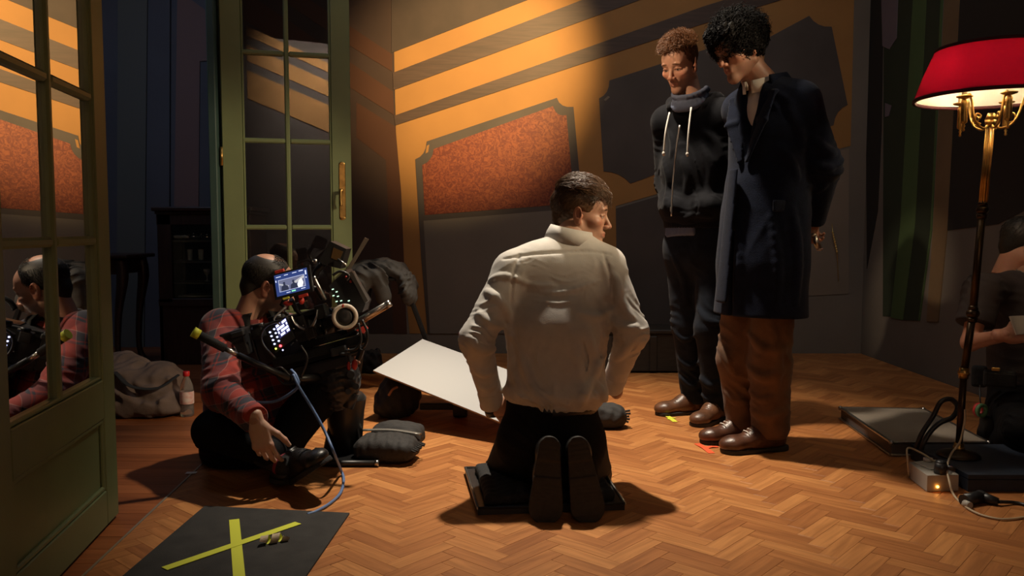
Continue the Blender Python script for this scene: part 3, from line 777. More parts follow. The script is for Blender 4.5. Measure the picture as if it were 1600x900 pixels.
def body_mesh(J, skin, h=.009, slim=1.0):
    """slim continuous figure under the clothes: J = dict of joints"""
    P = np.array([v for v in J.values()]); s = Sdf(P.min(0) - .2, P.max(0) + .2, h)
    sd = unit(J['shR'] - J['shL'])
    s.limb(J['pelvis'], J['chest'], (.13 * slim, .085), (.14 * slim, .09), sd, k=.05)
    s.limb(J['chest'], J['neck'], (.12 * slim, .07), (.05, .05), sd, k=.05)
    s.cone(J['neck'], J['head'], .052, .05, k=.02)
    for q in 'LR':
        s.cone(J['neck'] * .5 + J['chest'] * .5, J['sh' + q], .06, .05, k=.04)
        s.cone(J['sh' + q], J['el' + q], .045, .034, k=.03); s.cone(J['el' + q], J['wr' + q], .034, .024, k=.02)
        s.cone(J['pelvis'], J['hip' + q], .09, .075, k=.04)
        s.cone(J['hip' + q], J['kn' + q], .07, .046, k=.03); s.cone(J['kn' + q], J['an' + q], .045, .03, k=.02)
        if 'toe' + q in J: s.cone(J['an' + q], J['toe' + q], .03, .024, k=.02)
    V, Q = s.mesh(); return V, Q, skin
HC, HR = np.array((0, -.014, .052)), np.array((.073, .094, .083))
def strands(c, fwd, up, sc, n, mask, flow, length, lift=.25, curl=0.0, cfreq=2.0, seg=6, r=.0011, seed=1, off=.004, drop=0.0):
    """locks of hair as thin tapered tubes, rooted where mask(p) is true on the skull"""
    g = np.random.default_rng(seed); R = rot_to(fwd, up)
    D = g.normal(size=(n * 6, 3)); D /= np.linalg.norm(D, axis=1)[:, None]
    P = HC + D * HR * 1.02; P = P[mask(P)][:n]; n = len(P)
    Lg = length(P) * g.uniform(.7, 1.15, n) if callable(length) else length * g.uniform(.7, 1.15, n)
    ph = g.uniform(0, 6.28, n); ph2 = g.uniform(.7, 1.3, n); pts = [P.copy()]; jit = g.normal(size=(n, 3)) * .25
    for i in range(seg):
        N = (P - HC) / HR ** 2; N /= np.linalg.norm(N, axis=1)[:, None]
        f = flow(P) + jit; f -= N * (f * N).sum(1)[:, None]; f /= np.linalg.norm(f, axis=1)[:, None] + 1e-9
        B = np.cross(N, f); t = ph + cfreq * ph2 * (i + 1) * 2 * PI / seg
        lf = lift * (1 - drop * i / seg)
        d = f * (1 - abs(lf)) + N * lf + curl * (B * np.cos(t)[:, None] + N * np.sin(t)[:, None])
        d /= np.linalg.norm(d, axis=1)[:, None]
        P = P + d * (Lg / seg)[:, None]
        q = (P - HC) / (HR + off); l = np.linalg.norm(q, axis=1)
        P = np.where((l < 1)[:, None], HC + (P - HC) / np.maximum(l, .2)[:, None], P); pts.append(P.copy())
    A = np.stack(pts, 1); T = np.gradient(A, axis=1); T /= np.linalg.norm(T, axis=2)[..., None] + 1e-9
    ref = np.cross(T, np.array((.31, .47, .83))); ref /= np.linalg.norm(ref, axis=2)[..., None] + 1e-9; bi = np.cross(T, ref)
    w_ = r * np.linspace(1, .25, seg + 1)[None, :, None]
    V = np.stack([A + w_ * (math.cos(a) * ref + math.sin(a) * bi) for a in (0, 2.094, 4.189)], 2)
    idx = np.arange(n * (seg + 1) * 3).reshape(n, seg + 1, 3); Q = []
    for k in range(3):
        j = (k + 1) % 3
        Q.append(np.stack((idx[:, :-1, k], idx[:, :-1, j], idx[:, 1:, j], idx[:, 1:, k]), -1).reshape(-1, 4))
    return np.asarray(c) + (V.reshape(-1, 3) * sc) @ R.T, np.concatenate(Q)
def hair_cap(c, fwd, up, sc, grow=.004, face=(0, .098, -.03), fr=(.064, .062, .082), nape=-.045, front=None, lump=.0, extra=(), seed=3, ear=True):
    R = rot_to(fwd, up); s = Sdf((-.13, -.17, -.13), (.13, .16, .2), .0034)
    s.ell(HC, HR + grow, k=.01)
    s.cone((0, -.055, -.01), (0, -.045, nape), .052, .046, k=.02)
    for a, b, ra, rb in extra: s.cone(a, b, ra, rb, k=.02)
    s.ell(face, fr, k=.006, op='sub')
    if ear:
        for q in (-1, 1): s.ell((q * .085, .006, -.005), (.02, .03, .034), k=.006, op='sub')
    s.cut((0, 0, nape), (0, .25, -1), k=.01)
    if lump: s.lumps(lump, .022, seed)
    V, Q = s.mesh(); return np.asarray(c) + (V * sc) @ R.T, Q
def hair_build(meshes, m, parent, name='hair'):
    V, Q, _ = join([(a, b, (0, 0, 0)) for a, b in meshes])
    return link_mesh(name, np_mesh(name, V, Q), m, parent)
def shoe(ank, fwd, up, m_up, m_sole, parent, L=1.0, lace=None, label=None, name='shoe', tread=False):
    """ank = point on the ground line below the ankle"""
    R = rot_to(fwd, up); s = Sdf((-.07, -.1, -.01), (.07, .23, .15), .0034)
    s.limb((0, -.03, .045), (0, .06, .052), (.035, .045), (.038, .046), (1, 0, 0), k=.015)
    s.limb((0, .05, .046), (0, .155, .034), (.039, .04), (.043, .028), (1, 0, 0), k=.03)
    s.ell((.004, .165, .032), (.044, .046, .03), k=.02)
    s.cone((0, -.012, .05), (0, -.016, .105), .042, .041, k=.015)
    s.cone((0, -.014, .1), (0, -.018, .16), .031, .031, k=.004, op='sub')
    s.chain([(-.03, .075, .075), (0, .09, .085), (.03, .075, .075)], .0025, k=.004, op='add')
    s.cut((0, 0, .014), (0, 0, -1), k=.003); s.cut((0, 0, .118), (0, .1, 1), k=.004)
    s.fold((0, .11, .06), .04, (0, 1, 0), .02, .0012, 3)
    V, Q = s.mesh(); u_ = link_mesh(name, np_mesh(name, np.asarray(ank) + (V * L) @ R.T, Q), m_up, parent, label)
    s = Sdf((-.07, -.1, -.01), (.07, .23, .05), .003)
    s.limb((0, -.035, .008), (.003, .155, .008), (.034, .06) if tread else (.04, .06), (.055, .06) if tread else (.05, .06), (1, 0, 0), k=.01)
    s.cut((0, 0, .019), (0, 0, 1), k=.004); s.cut((0, 0, 0), (0, 0, -1), k=.003)
    s.rbox((0, .035, -.002), (.12, .05, .012), None, .003, k=.003, op='sub')
    if tread:
        for i in range(9): s.cone((-.06, .08 + i * .013, -.001), (.06, .084 + i * .013, -.001), .0028, k=.001, op='sub')
        for i in range(4): s.cone((-.06, -.06 + i * .015, -.001), (.06, -.06 + i * .015, -.001), .0028, k=.001, op='sub')
    V, Q = s.mesh(); link_mesh('sole', np_mesh('sole', np.asarray(ank) + (V * L) @ R.T, Q), m_sole, u_)
    if lace is not None:
        mb = MB()
        for i in range(4):
            y0 = .052 + i * .017; z0 = .101 - i * .0065
            P = [(-.026, y0, z0 - .012), (-.012, y0 + .003, z0 - .001), (.012, y0 + .004, z0 - .001), (.026, y0, z0 - .012)]
            mb.tube([np.asarray(ank) + R @ (np.array(p) * L) for p in P], .0024, 6)
        mb.build('laces', lace, u_)
    return u_
def collar(c, fwd, up, rx, ry, h, open_a, m, parent, name='collar', fold=.024, drop=.02, th=.003, label=None, tiltf=.0, n=40):
    """stand-up collar folded over, open at the front"""
    R = rot_to(fwd, up); prof = [(0, 0), (-.002, h * .55), (.001, h), (.006, h + .002), (fold * .7, h * .45), (fold, -drop)]
    bm = bmesh.new(); rows = []
    for i in range(n + 1):
        a = PI / 2 + open_a + (2 * PI - 2 * open_a) * i / n
        front = max(0.0, math.sin(a))
        row = []
        for (dr, z) in prof:
            p = np.array(((rx + dr) * math.cos(a), (ry + dr) * math.sin(a), z - tiltf * front))
            row.append(bm.verts.new(np.asarray(c) + R @ p))
        rows.append(row)
    for i in range(n):
        for k in range(len(prof) - 1):
            f = bm.faces.new((rows[i][k], rows[i + 1][k], rows[i + 1][k + 1], rows[i][k + 1])); f.smooth = True
    me = bpy.data.meshes.new(name); bm.to_mesh(me); bm.free()
    o = link_mesh(name, me, m, parent, label)
    sm = o.modifiers.new('thick', 'SOLIDIFY'); sm.thickness = th; sm.offset = 0
    return o
SKIN = np.array((.46, .25, .165)); M_SKIN = None
# ------------------------------------------------------------------ the five people
M_SKIN = vcol_mat('skin', .48, .12)
M_HAIRB = mat('brown_hair', (.085, .042, .019, 1), .38, noise=.4, nscale=120, spec=.5)
M_HAIRG = mat('ginger_hair', (.13, .052, .018, 1), .42, noise=.35, nscale=120)
M_HAIRK = mat('black_hair', (.005, .004, .004, 1), .7, noise=.3, nscale=120, spec=.15)
M_HAIRD = mat('dark_short_hair', (.016, .012, .009, 1), .55, noise=.5, nscale=200)
M_SHIRT = mat('pale_shirt_cotton', (.50, .475, .44, 1), .75, noise=.05, nscale=30, bump=.25, bscale=420, sheen=.15)
M_BLACKT = mat('black_trouser_wool', (.006, .006, .007, 1), .8, spec=.12, bump=.3, bscale=300, noise=.2)
M_SOLE = mat('dark_rubber_sole', (.014, .011, .008, 1), .7, noise=.4, nscale=60, bump=.3, bscale=150)
M_BLACKL = mat('black_leather', (.008, .007, .007, 1), .4, bump=.2, bscale=200)
M_BROWNL = mat('brown_leather', (.075, .028, .014, 1), .36, noise=.45, nscale=25, bump=.2, bscale=160)
M_BROWNL2 = mat('chestnut_leather', (.105, .045, .022, 1), .38, noise=.45, nscale=22, bump=.2, bscale=160)
M_HOOD = mat('charcoal_jersey', (.005, .005, .007, 1), .85, spec=.12, noise=.2, nscale=60, bump=.35, bscale=380, sheen=.05)
M_GREYJ = mat('grey_blue_jersey', (.12, .14, .21, 1), .85, bump=.3, bscale=380, noise=.1)
M_JEANS = mat('dark_denim', (.009, .012, .019, 1), .85, spec=.12, noise=.35, nscale=20, bump=.4, bscale=420, sheen=.05)
M_COAT = mat('navy_wool_coat', (.0055, .009, .023, 1), .9, spec=.12, noise=.25, nscale=40, bump=.4, bscale=300, sheen=.05)
M_CORD = mat('brown_corduroy', (.105, .046, .016, 1), .85, noise=.35, nscale=12, bump=.35, bscale=260, sheen=.08)
M_WHITE = mat('white_cotton', (.62, .58, .52, 1), .8, bump=.2, bscale=300)
M_STRING = mat('cream_cord', (.62, .57, .5, 1), .8)
M_ZIP = mat('zip_metal', (.55, .5, .44, 1), .35, .9)
M_TEE = mat('dark_maroon_tee', (.032, .022, .021, 1), .85, noise=.15, nscale=30, bump=.3, bscale=350)
M_BLACKF = mat('black_fabric', (.010, .010, .011, 1), .85, noise=.3, nscale=40, bump=.4, bscale=250)
def plaid(name):
    m = bpy.data.materials.new(name); m.use_nodes = True; nt = m.node_tree; b = nt.nodes['Principled BSDF']
    tc = nt.nodes.new('ShaderNodeTexCoord'); sx = nt.nodes.new('ShaderNodeSeparateXYZ')
    mp = nt.nodes.new('ShaderNodeMapping'); mp.inputs['Rotation'].default_value = (0.1, .25, .35)
    ns = nt.nodes.new('ShaderNodeTexNoise'); ns.inputs['Scale'].default_value = 5
    ad = nt.nodes.new('ShaderNodeVectorMath'); ad.operation = 'MULTIPLY_ADD'; ad.inputs[1].default_value = (.05, .05, .05)
    nt.links.new(tc.outputs['Object'], mp.inputs[0]); nt.links.new(tc.outputs['Object'], ns.inputs['Vector'])
    nt.links.new(ns.outputs['Color'], ad.inputs[0]); nt.links.new(mp.outputs[0], ad.inputs[2]); nt.links.new(ad.outputs[0], sx.inputs[0])
    def band(sock, per, off, stops):
        a = nt.nodes.new('ShaderNodeMath'); a.operation = 'MULTIPLY_ADD'; a.inputs[1].default_value = 1 / per; a.inputs[2].default_value = off
        f = nt.nodes.new('ShaderNodeMath'); f.operation = 'FRACT'; r = nt.nodes.new('ShaderNodeValToRGB'); r.color_ramp.interpolation = 'CONSTANT'
        nt.links.new(sock, a.inputs[0]); nt.links.new(a.outputs[0], f.inputs[0]); nt.links.new(f.outputs[0], r.inputs[0])
        el = r.color_ramp.elements
        el[0].position, el[0].color = stops[0][0], stops[0][1]
        el[1].position, el[1].color = stops[1][0], stops[1][1]
        for p, c in stops[2:]:
            e = el.new(p); e.color = c
        return r.outputs[0]
    red, navy, pale = (.27, .021, .012, 1), (.02, .018, .032, 1), (.30, .17, .15, 1)
    st = [(0, red), (.40, navy), (.5, red), (.56, navy), (.9, pale), (.93, red)]
    hx = band(sx.outputs['X'], .075, 0, st); hz = band(sx.outputs['Z'], .085, .3, st)
    mx = nt.nodes.new('ShaderNodeMix'); mx.data_type = 'RGBA'; mx.inputs[0].default_value = .5
    nt.links.new(hx, mx.inputs[6]); nt.links.new(hz, mx.inputs[7]); nt.links.new(mx.outputs[2], b.inputs['Base Color'])
    b.inputs['Roughness'].default_value = .85; b.inputs['Sheen Weight'].default_value = .2
    return m
M_PLAID = plaid('red_plaid_flannel')

# ---------------- kneeling man, seen from behind
def kneeling_man():
    t = thing('person', fl(865, 770), 'kneeling man seen from behind in a pale grey shirt and black trousers, hands on hips', 'person')
    J = dict(pelvis=at(862, 690, 2.80), chest=at(872, 450, 2.89), neck=at(893, 368, 2.93), head=at(908, 335, 2.95),
             shL=at(800, 424, 2.86), shR=at(948, 415, 2.92), elL=at(744, 530, 2.76), elR=at(988, 520, 2.84),
             wrL=at(770, 632, 2.86), wrR=at(955, 605, 2.98), hipL=at(822, 695, 2.80), hipR=at(900, 695, 2.80),
             knL=at(785, 742, 3.06), knR=at(925, 738, 3.08), anL=at(862, 735, 2.68), anR=at(908, 735, 2.68))
    HD = at(907, 338, 2.95); fw, up = (.985, -.13, -.1), (.14, .02, 1)
    hd = head_mesh(HD, fw, up, .93, SKIN, brow=(.03, .016, .008), lip=(.36, .12, .08))
    skin = SKIN
    hl = hand_mesh(J['wrL'] + np.array((0, 0, 0)), (.75, .35, -.35), (.3, .5, -.3), -1 * -1, skin, (.5, .5, .5, .5), tdir=(.6, .5, -.5))
    hr = hand_mesh(J['wrR'], (-.6, .5, -.4), (-.3, .3, -.3), -1, skin, (.5,) * 4)
    V, Q, c = join([body_mesh(J, skin), hd, hl, hr])
    link_mesh('body', np_mesh('body', V, Q, True, c), M_SKIN, t)
    # combed brown hair
    cap = hair_cap(HD, fw, up, .93, .007, nape=-.038, lump=.0012)
    msk = lambda P: (P[:, 2] > .05 - .9 * np.clip(-P[:, 1], -.02, .1)) & ((P[:, 1] < .055) | (P[:, 2] > .08)) & ~((np.abs(P[:, 0]) > .06) & (P[:, 1] > -.03) & (P[:, 2] < .045))
    top = strands(HD, fw, up, .93, 2600, lambda P: msk(P) & (P[:, 2] > .085), lambda P: np.tile((.25, 1.0, .25), (len(P), 1)) + P * (3, 0, 0), .08, .42, .12, 1.3, 7, .0016, 5, .012, 1.1)
    sd_ = strands(HD, fw, up, .93, 1700, lambda P: msk(P) & (P[:, 2] <= .095), lambda P: np.stack((0 * P[:, 0], -.75 + 0 * P[:, 0], -.8 + 0 * P[:, 0]), 1), .045, .10, .06, 1, 5, .0014, 6, .008)
    hair_build([cap, top, sd_], M_HAIRB, t)
    # shirt
    lo, hi = bbox(J['shL'], J['shR'], J['elL'], J['elR'], J['wrL'], J['wrR'], at(868, 650, 2.8), J['neck'], m=.14)
    s = Sdf(lo, hi, .005); X = (1, .1, 0)
    s.limb(at(868, 610, 2.80), at(870, 520, 2.84), (.165, .125), (.168, .115), X, k=.04)
    s.limb(at(870, 520, 2.84), at(872, 430, 2.90), (.165, .115), (.165, .105), X, k=.05)
    s.ell(at(868, 612, 2.80), (.178, .135, .05), k=.03)
    s.cone(at(835, 424, 2.89), at(912, 418, 2.92), .078, .078, k=.05)
    for q in 'LR':
        s.cone(J['neck'] + (0, -.01, -.035), J['sh' + q], .052, .056, k=.06)
        s.cone(J['sh' + q], J['el' + q], .062, .055, k=.04)
        s.cone(J['el' + q], J['wr' + q], .054, .037, k=.025)
    for q, sd in (('L', 1), ('R', 2)):
        d = J['el' + q] - J['sh' + q]; d2 = J['wr' + q] - J['el' + q]
        s.fold(J['el' + q], .11, unit(d) + .5 * np.array((0, .3, .2)), .036, .0065, sd, 1.5, .5)
        s.fold((J['sh' + q] + J['el' + q]) / 2, (.1, .1, .13), d + np.array((.2 * (1 if q == 'L' else -1), 0, .1)), .06, .006, sd + 5, 1.6, .6)
        s.fold((J['wr' + q] + J['el' + q]) / 2, (.08, .08, .11), d2 + np.array((.3, .1, .1)), .045, .0045, sd + 9, 1.6, .6)
        s.fold(J['sh' + q] * .75 + at(870, 480, 2.88) * .25, .11, (.6 if q == 'R' else -.6, 0, 1), .045, .004, sd + 15, 1.8, .7)
    s.fold(at(925, 570, 2.75), (.09, .2, .2), (1, 0, .18), .05, .0085, 21, 1.5, .5)
    s.fold(at(820, 580, 2.75), (.1, .2, .17), (1, 0, -.35), .06, .006, 22, 1.8, .6)
    s.fold(at(868, 625, 2.7), (.2, .2, .07), (1, 0, .5), .05, .008, 23, 1.5, .7)
    s.fold(at(860, 440, 2.8), (.14, .2, .07), (.15, 0, 1), .035, .0035, 24, 1.8, .7)
    s.fold(at(800, 560, 2.8), (.05, .2, .15), (.8, 0, .6), .05, .005, 26)
    for L, r_ in (([(896, 520), (904, 570), (912, 630)], .011), ([(915, 515), (930, 570), (946, 622)], .013), ([(950, 545), (925, 590), (905, 634)], .010), ([(930, 600), (941, 615), (948, 632)], .009),
                  ([(812, 545), (826, 590), (846, 630)], .010), ([(797, 500), (800, 560), (812, 610)], .009), ([(800, 432), (835, 446), (868, 447)], .006), ([(846, 458), (890, 455), (936, 438)], .006), ([(905, 490), (930, 496), (955, 486)], .008), ([(835, 470), (870, 474), (900, 470)], .004),
                  ([(760, 455), (780, 470), (797, 500)], .010), ([(748, 490), (765, 505), (785, 510)], .010), ([(733, 528), (750, 545), (772, 545)], .011), ([(760, 440), (785, 432), (812, 436)], .008), ([(742, 575), (755, 583), (772, 580)], .008), ([(748, 600), (760, 606), (775, 600)], .007),
                  ([(965, 450), (975, 480), (988, 500)], .010), ([(958, 500), (975, 512), (995, 512)], .010), ([(985, 535), (975, 550), (962, 560)], .009), ([(960, 430), (966, 445), (968, 470)], .008)):
        s.ridge(L, r_, .45)
    s.ridge([(786, 404), (830, 397), (875, 394), (920, 393), (953, 397)], .0055, .2, .004, 8, True)
    s.ridge([(812, 398), (803, 425), (800, 455), (799, 480)], .005, .2, .004, 6, True); s.ridge([(944, 396), (952, 425), (955, 455), (955, 480)], .005, .2, .004, 6, True)
    s.cut(J['wrL'] + (J['wrL'] - J['elL']) * .0, J['wrL'] - J['elL'], box=bbox(J['wrL'], m=.07))
    s.cut(J['wrR'], J['wrR'] - J['elR'], box=bbox(J['wrR'], m=.06))
    s.cone(J['neck'] + (0.008, .0, 0.02), J['neck'] + (0, 0, .15), .055, .06, k=.004, op='sub')
    s.build('shirt', M_SHIRT, t)
    # yoke seam, cuffs
    mb = MB(); 
    collar(J['neck'] + np.array((-.008, -.006, -.014)), (.5, 1, -.05), (.05, -.35, 1), .068, .07, .038, .35, M_SHIRT, t, fold=.019, drop=.012)
    for q in 'LR':
        d = unit(J['wr' + q] - J['el' + q]); p = J['wr' + q]
        MB().lathe([(.041, -.065), (.0435, -.06), (.0425, -.008), (.041, -.002), (.036, -.002), (.036, -.06)], p + d * .006, 20, rot_to(np.cross(d, (0.3, 1, 0.1)), d), caps=False).build('cuff', M_SHIRT, t)
    d = unit(J['wrL'] - J['elL']); 
    MB().lathe([(.029, -.012), (.034, -.012), (.0345, .012), (.029, .012)], J['wrL'] + d * .02, 20, rot_to(np.cross(d, (0.3, 1, 0.1)), d), caps=False).build('wristwatch', M_BLACKL, t, 'black wristwatch strap')
    # trousers
    lo, hi = bbox(J['pelvis'], J['knL'], J['knR'], J['anL'], J['anR'], m=.2); s = Sdf(lo, hi, .007)
    s.limb(at(862, 655, 2.80), at(862, 628, 2.80), (.160, .12), (.155, .115), X, k=.03)
    for q, qx in (('L', 835), ('R', 888)):
        s.ell(at(qx, 688, 2.78), (.098, .12, .105), k=.05)
        s.cone(J['hip' + q], J['kn' + q], .105, .072, k=.04)
        s.cone(J['kn' + q], J['an' + q] + (0, .02, -.01), .066, .058, k=.03)
        s.fold(J['kn' + q], .12, (.3, 1, .3), .05, .006, 3)
    s.fold(at(862, 700, 2.7), .18, (.2, 0, 1), .06, .006, 4)
    s.cut((0, 0, .012), (0, 0, -1))
    s.build('trousers', M_BLACKT, t)
    cb = at(862, 634, 2.80)
    MB().lathe([(.150, -.02), (.156, -.02), (.156, .018), (.150, .018)], cb, 40, np.diag((1, .76, 1)), caps=False).build('belt', M_BLACKL, t)
    # shoes: toes tucked under, soles to the camera
    for px, rx in ((856, -.08), (911, .14)):
        toe = fl(px, 820)
        shoe(np.array((toe[0] - rx * .05, toe[1] + .045, .195)), (rx, -.12, -1), (0, 1, -.12), M_BLACKL, M_SOLE, t, .98, None, tread=True)
    return t
kneeling_man()
def leg_pair(s, J, rt, rk, ra, ksd=1):
    for q in 'LR':
        s.cone(J['hip' + q], J['kn' + q], rt, rk, k=.05)
        s.cone(J['kn' + q], J['an' + q], rk, ra, k=.03)

# ---------------- standing man in the hooded top
def hoodie_man():
    t = thing('person', fl(1105, 655), 'standing ginger-haired man in a dark hooded zip top looking down, hands in pockets', 'person')
    f = unit((-.6, -.8, 0)); r = np.array((f[1], -f[0], 0)); u = np.array((0, 0, 1.))
    top = at(1092, 186, 3.97)
    J = dict(pelvis=at(1095, 385, 3.97), chest=at(1093, 222, 3.96), neck=at(1082, 160, 3.97), head=at(1066, 110, 3.95),
             shR=top + r * .165, shL=top - r * .165, elR=at(1044, 285, 4.12), elL=at(1146, 285, 3.9), wrR=at(1050, 322, 4.0), wrL=at(1124, 322, 3.86))
    J['hipR'] = J['pelvis'] + r * .085; J['hipL'] = J['pelvis'] - r * .085
    J['knR'] = at(1074, 505, 4.04); J['knL'] = at(1111, 512, 3.88)
    aR, aL = fl(1084, 645), fl(1120, 656)
    J['anR'] = aR + u * .09; J['anL'] = aL + u * .09
    HD = at(1063, 103, 3.94); fw, up = (-.62, -.72, -.42), (-.18, -.25, 1)
    skin = (.60, .32, .215)
    hd = head_mesh(HD, fw, up, .98, skin, brow=(.12, .05, .02), stubble=.35, lip=(.36, .13, .09), eye=.3)
    hr = hand_mesh(J['wrR'], f * .35 - u * .35 - r * .9, -f - r * .3, -1, skin, (.3,) * 4)
    hl = hand_mesh(J['wrL'], f * .35 - u * .35 + r * .9, -f + r * .3, 1, skin, (.3,) * 4)
    V, Q, c = join([body_mesh(J, skin), hd, hr, hl]); link_mesh('body', np_mesh('body', V, Q, True, c), M_SKIN, t)
    cap = hair_cap(HD, fw, up, .98, .004, nape=-.03, lump=.001, extra=[((-.035, .035, .105), (.035, .035, .105), .022, .022)])
    msk = lambda P: ((P[:, 1] < .05) | (P[:, 2] > .085)) & (P[:, 2] > -.02 + .9 * np.clip(P[:, 1] + .03, 0, 1)) & (P[:, 2] > -.045)
    top_ = strands(HD, fw, up, .98, 2600, lambda P: msk(P) & (P[:, 2] > .085), lambda P: np.tile((.35, .8, .3), (len(P), 1)), .05, .62, .6, 1.1, 7, .0017, 8, .010)
    sid = strands(HD, fw, up, .98, 1500, lambda P: msk(P) & (P[:, 2] <= .09), lambda P: np.tile((0, -.3, -1.), (len(P), 1)), .016, .3, .2, 1, 4, .0014, 9, .004)
    hair_build([cap, top_, sid], M_HAIRG, t)
    # hooded top
    P_ = [J[k] for k in ('shR', 'shL', 'elR', 'elL', 'wrR', 'wrL', 'neck')] + [at(1092, 360, 3.95)]
    lo, hi = bbox(*P_, m=.16); s = Sdf(lo, hi, .006)
    hem = at(1093, 352, 3.96)
    s.limb(at(1095, 335, 3.97), at(1092, 260, 3.97), (.185, .14), (.178, .128), r, k=.05)
    s.limb(at(1092, 260, 3.97), at(1092, 205, 3.97), (.178, .128), (.165, .118), r, k=.05)
    s.cone(top + r * .1, top - r * .1, .078, k=.04); s.cone(J['neck'] - u * .03, J['shR'], .06, .066, k=.05); s.cone(J['neck'] - u * .03, J['shL'], .06, .066, k=.05)
    for q in 'LR':
        s.cone(J['sh' + q], J['el' + q], .072, .062, k=.04); s.cone(J['el' + q], J['wr' + q], .062, .052, k=.03)
        s.fold(J['el' + q], .12, J['wr' + q] - J['sh' + q], .05, .007, 3); s.fold((J['sh' + q] + J['el' + q]) / 2, .1, J['el' + q] - J['sh' + q] + .1 * r, .07, .006, 5)
    # pouch pockets bulging over the hands
    for q, sg in (('R', 1), ('L', -1)):
        s.cone(J['wr' + q], J['wr' + q] + unit(f * .35 - u * .35 - r * .9 * sg) * .12, .055, .05, k=.05); s.ell(hem + u * .085 + f * .10 + r * sg * .08, (.065, .07, .055), k=.04)
    s.fold(hem + u * .1, (.2, .2, .09), (.3, .1, 1), .05, .006, 7); s.fold(at(1080, 250, 3.84), (.12, .12, .16), (.8, 0, .6), .08, .005, 9)
    for L, r_ in (([(1037, 250), (1046, 285), (1040, 320)], .011), ([(1066, 250), (1075, 275), (1072, 300)], .010), ([(1095, 225), (1110, 262), (1108, 300)], .012), ([(1100, 205), (1118, 222), (1128, 250)], .011), ([(1046, 205), (1052, 222), (1050, 245)], .009), ([(1072, 340), (1090, 335), (1112, 338)], .009)): s.ridge(L, r_, .4)
    s.ridge([(1083, 290), (1091, 315), (1083, 345)], .005, .3, .003, 6, True)
    s.cut(hem, -u)
    s.cone(J['neck'] - u * .04, J['neck'] + u * .15 - r * 0, .06, .075, k=.01, op='sub')
    s.build('hooded_top', M_HOOD, t)
    s = Sdf(hem - .3, hem + .3, .006); s.limb(hem - u * .03, hem + u * .045, (.172, .13), (.178, .134), r, k=0); s.cut(hem - u * .012, -u); s.cut(hem + u * .04, u)
    s.disp(lambda P: .0016 * np.sin(((P - hem) @ r) * 420)); s.build('rib_hem', M_HOOD, t)
    # hood bunched behind the neck
    n0 = J['neck'] + u * .012; s = Sdf(n0 - .26, n0 + .26, .0055)
    pts = [n0 + r * .085 + f * .06 - u * .035, n0 + r * .11 - f * .02 - u * .005, n0 + r * .065 - f * .10 - u * .0, n0 - f * .13 - u * .01, n0 - r * .07 - f * .10 - u * .0, n0 - r * .115 - f * .02 - u * .008, n0 - r * .085 + f * .06 - u * .045]
    s.chain(pts, [.018, .028, .036, .042, .036, .028, .018], k=.03)
    s.fold(n0 - f * .08, .2, (.2, .3, 1), .045, .006, 3); s.build('hood', M_HOOD, t)
    # grey cowl collar and shirt tail
    cw = n0 + f * .022 + u * .018
    s = Sdf(cw - .2, cw + .2, .005)
    for i in range(24):
        a = 2 * PI * i / 24; b_ = 2 * PI * (i + 1) / 24
        g = lambda a, rr, z: cw + r * math.cos(a) * rr + f * math.sin(a) * (rr + .012) + u * (z - .052 * max(0, math.sin(a)) - .006 * abs(math.cos(a)) + .016)
        s.cone(g(a, .068, -.012), g(b_, .068, -.012), .0125, k=.01); s.cone(g(a, .072, -.035), g(b_, .072, -.035), .0135, k=.012); s.cone(g(a, .077, .016), g(b_, .077, .016), .009, k=.012)
    s.fold(cw, .2, (.2, .1, 1), .03, .003, 4); s.build('cowl_collar', M_GREYJ, t, 'grey blue cowl collar')
    s = Sdf(hem - .3, hem + .3, .006); s.limb(hem - u * .045, hem, (.168, .126), (.165, .126), r, k=0)
    s.cut(hem - u * .0, u); s.cut(hem - u * .052 + f * .1, -u + f * .25); s.cut(hem - r * .03, -r, k=.01); s.fold(hem, .2, r, .05, .004, 2); s.build('shirt_tail', M_GREYJ, t, 'grey blue shirt tail below the hem')
    # zip and strings
    zp = [at(1064, 196, 3.79), at(1059, 230, 3.79), at(1055, 270, 3.80), at(1052, 305, 3.80), at(1051, 338, 3.80)]
    mb = MB(); sp = spline(zp, 6)
    mb.tube(sp + f * .012, .004, 6); mb.box(sp[-3] + f * .018, (.008, .004, .022), rot_to(f)); mb.build('zip', M_ZIP, t)
    for a, b_, c_ in (((1046, 176), (1040, 205), (1037, 240)), ((1080, 168), (1076, 205), (1074, 241))):
        yb = 3.83 if a[0] < 1060 else 3.80
        P3 = [at(*a, yb - .005), at(*b_, yb - .05), at(*c_, yb - .05)]
        mb = MB(); mb.tube(spline(P3, 6), .0042, 6); mb.ball(P3[-1], (.0075, .0075, .011), None, 8, 6); mb.build('drawstring', M_STRING, t)
    # jeans
    lo, hi = bbox(J['pelvis'], J['anR'], J['anL'], J['knR'], m=.2); s = Sdf(lo, hi, .0065)
    s.limb(J['pelvis'] + u * .09, J['pelvis'] - u * .02, (.165, .125), (.172, .13), r, k=.04); leg_pair(s, J, .095, .075, .064)
    for q, sd in (('R', 4), ('L', 8)):
        s.fold(J['kn' + q], (.1, .1, .13), (.3, .2, 1), .06, .008, sd); s.fold(J['an' + q] + u * .08, (.1, .1, .11), (.35, 0, 1), .045, .011, sd + 1)
        s.fold((J['hip' + q] + J['kn' + q]) / 2, (.1, .1, .2), (.8, .3, .35), .07, .005, sd + 2)
    s.fold(J['pelvis'] - u * .06, .14, (.4, .1, 1), .06, .006, 11)
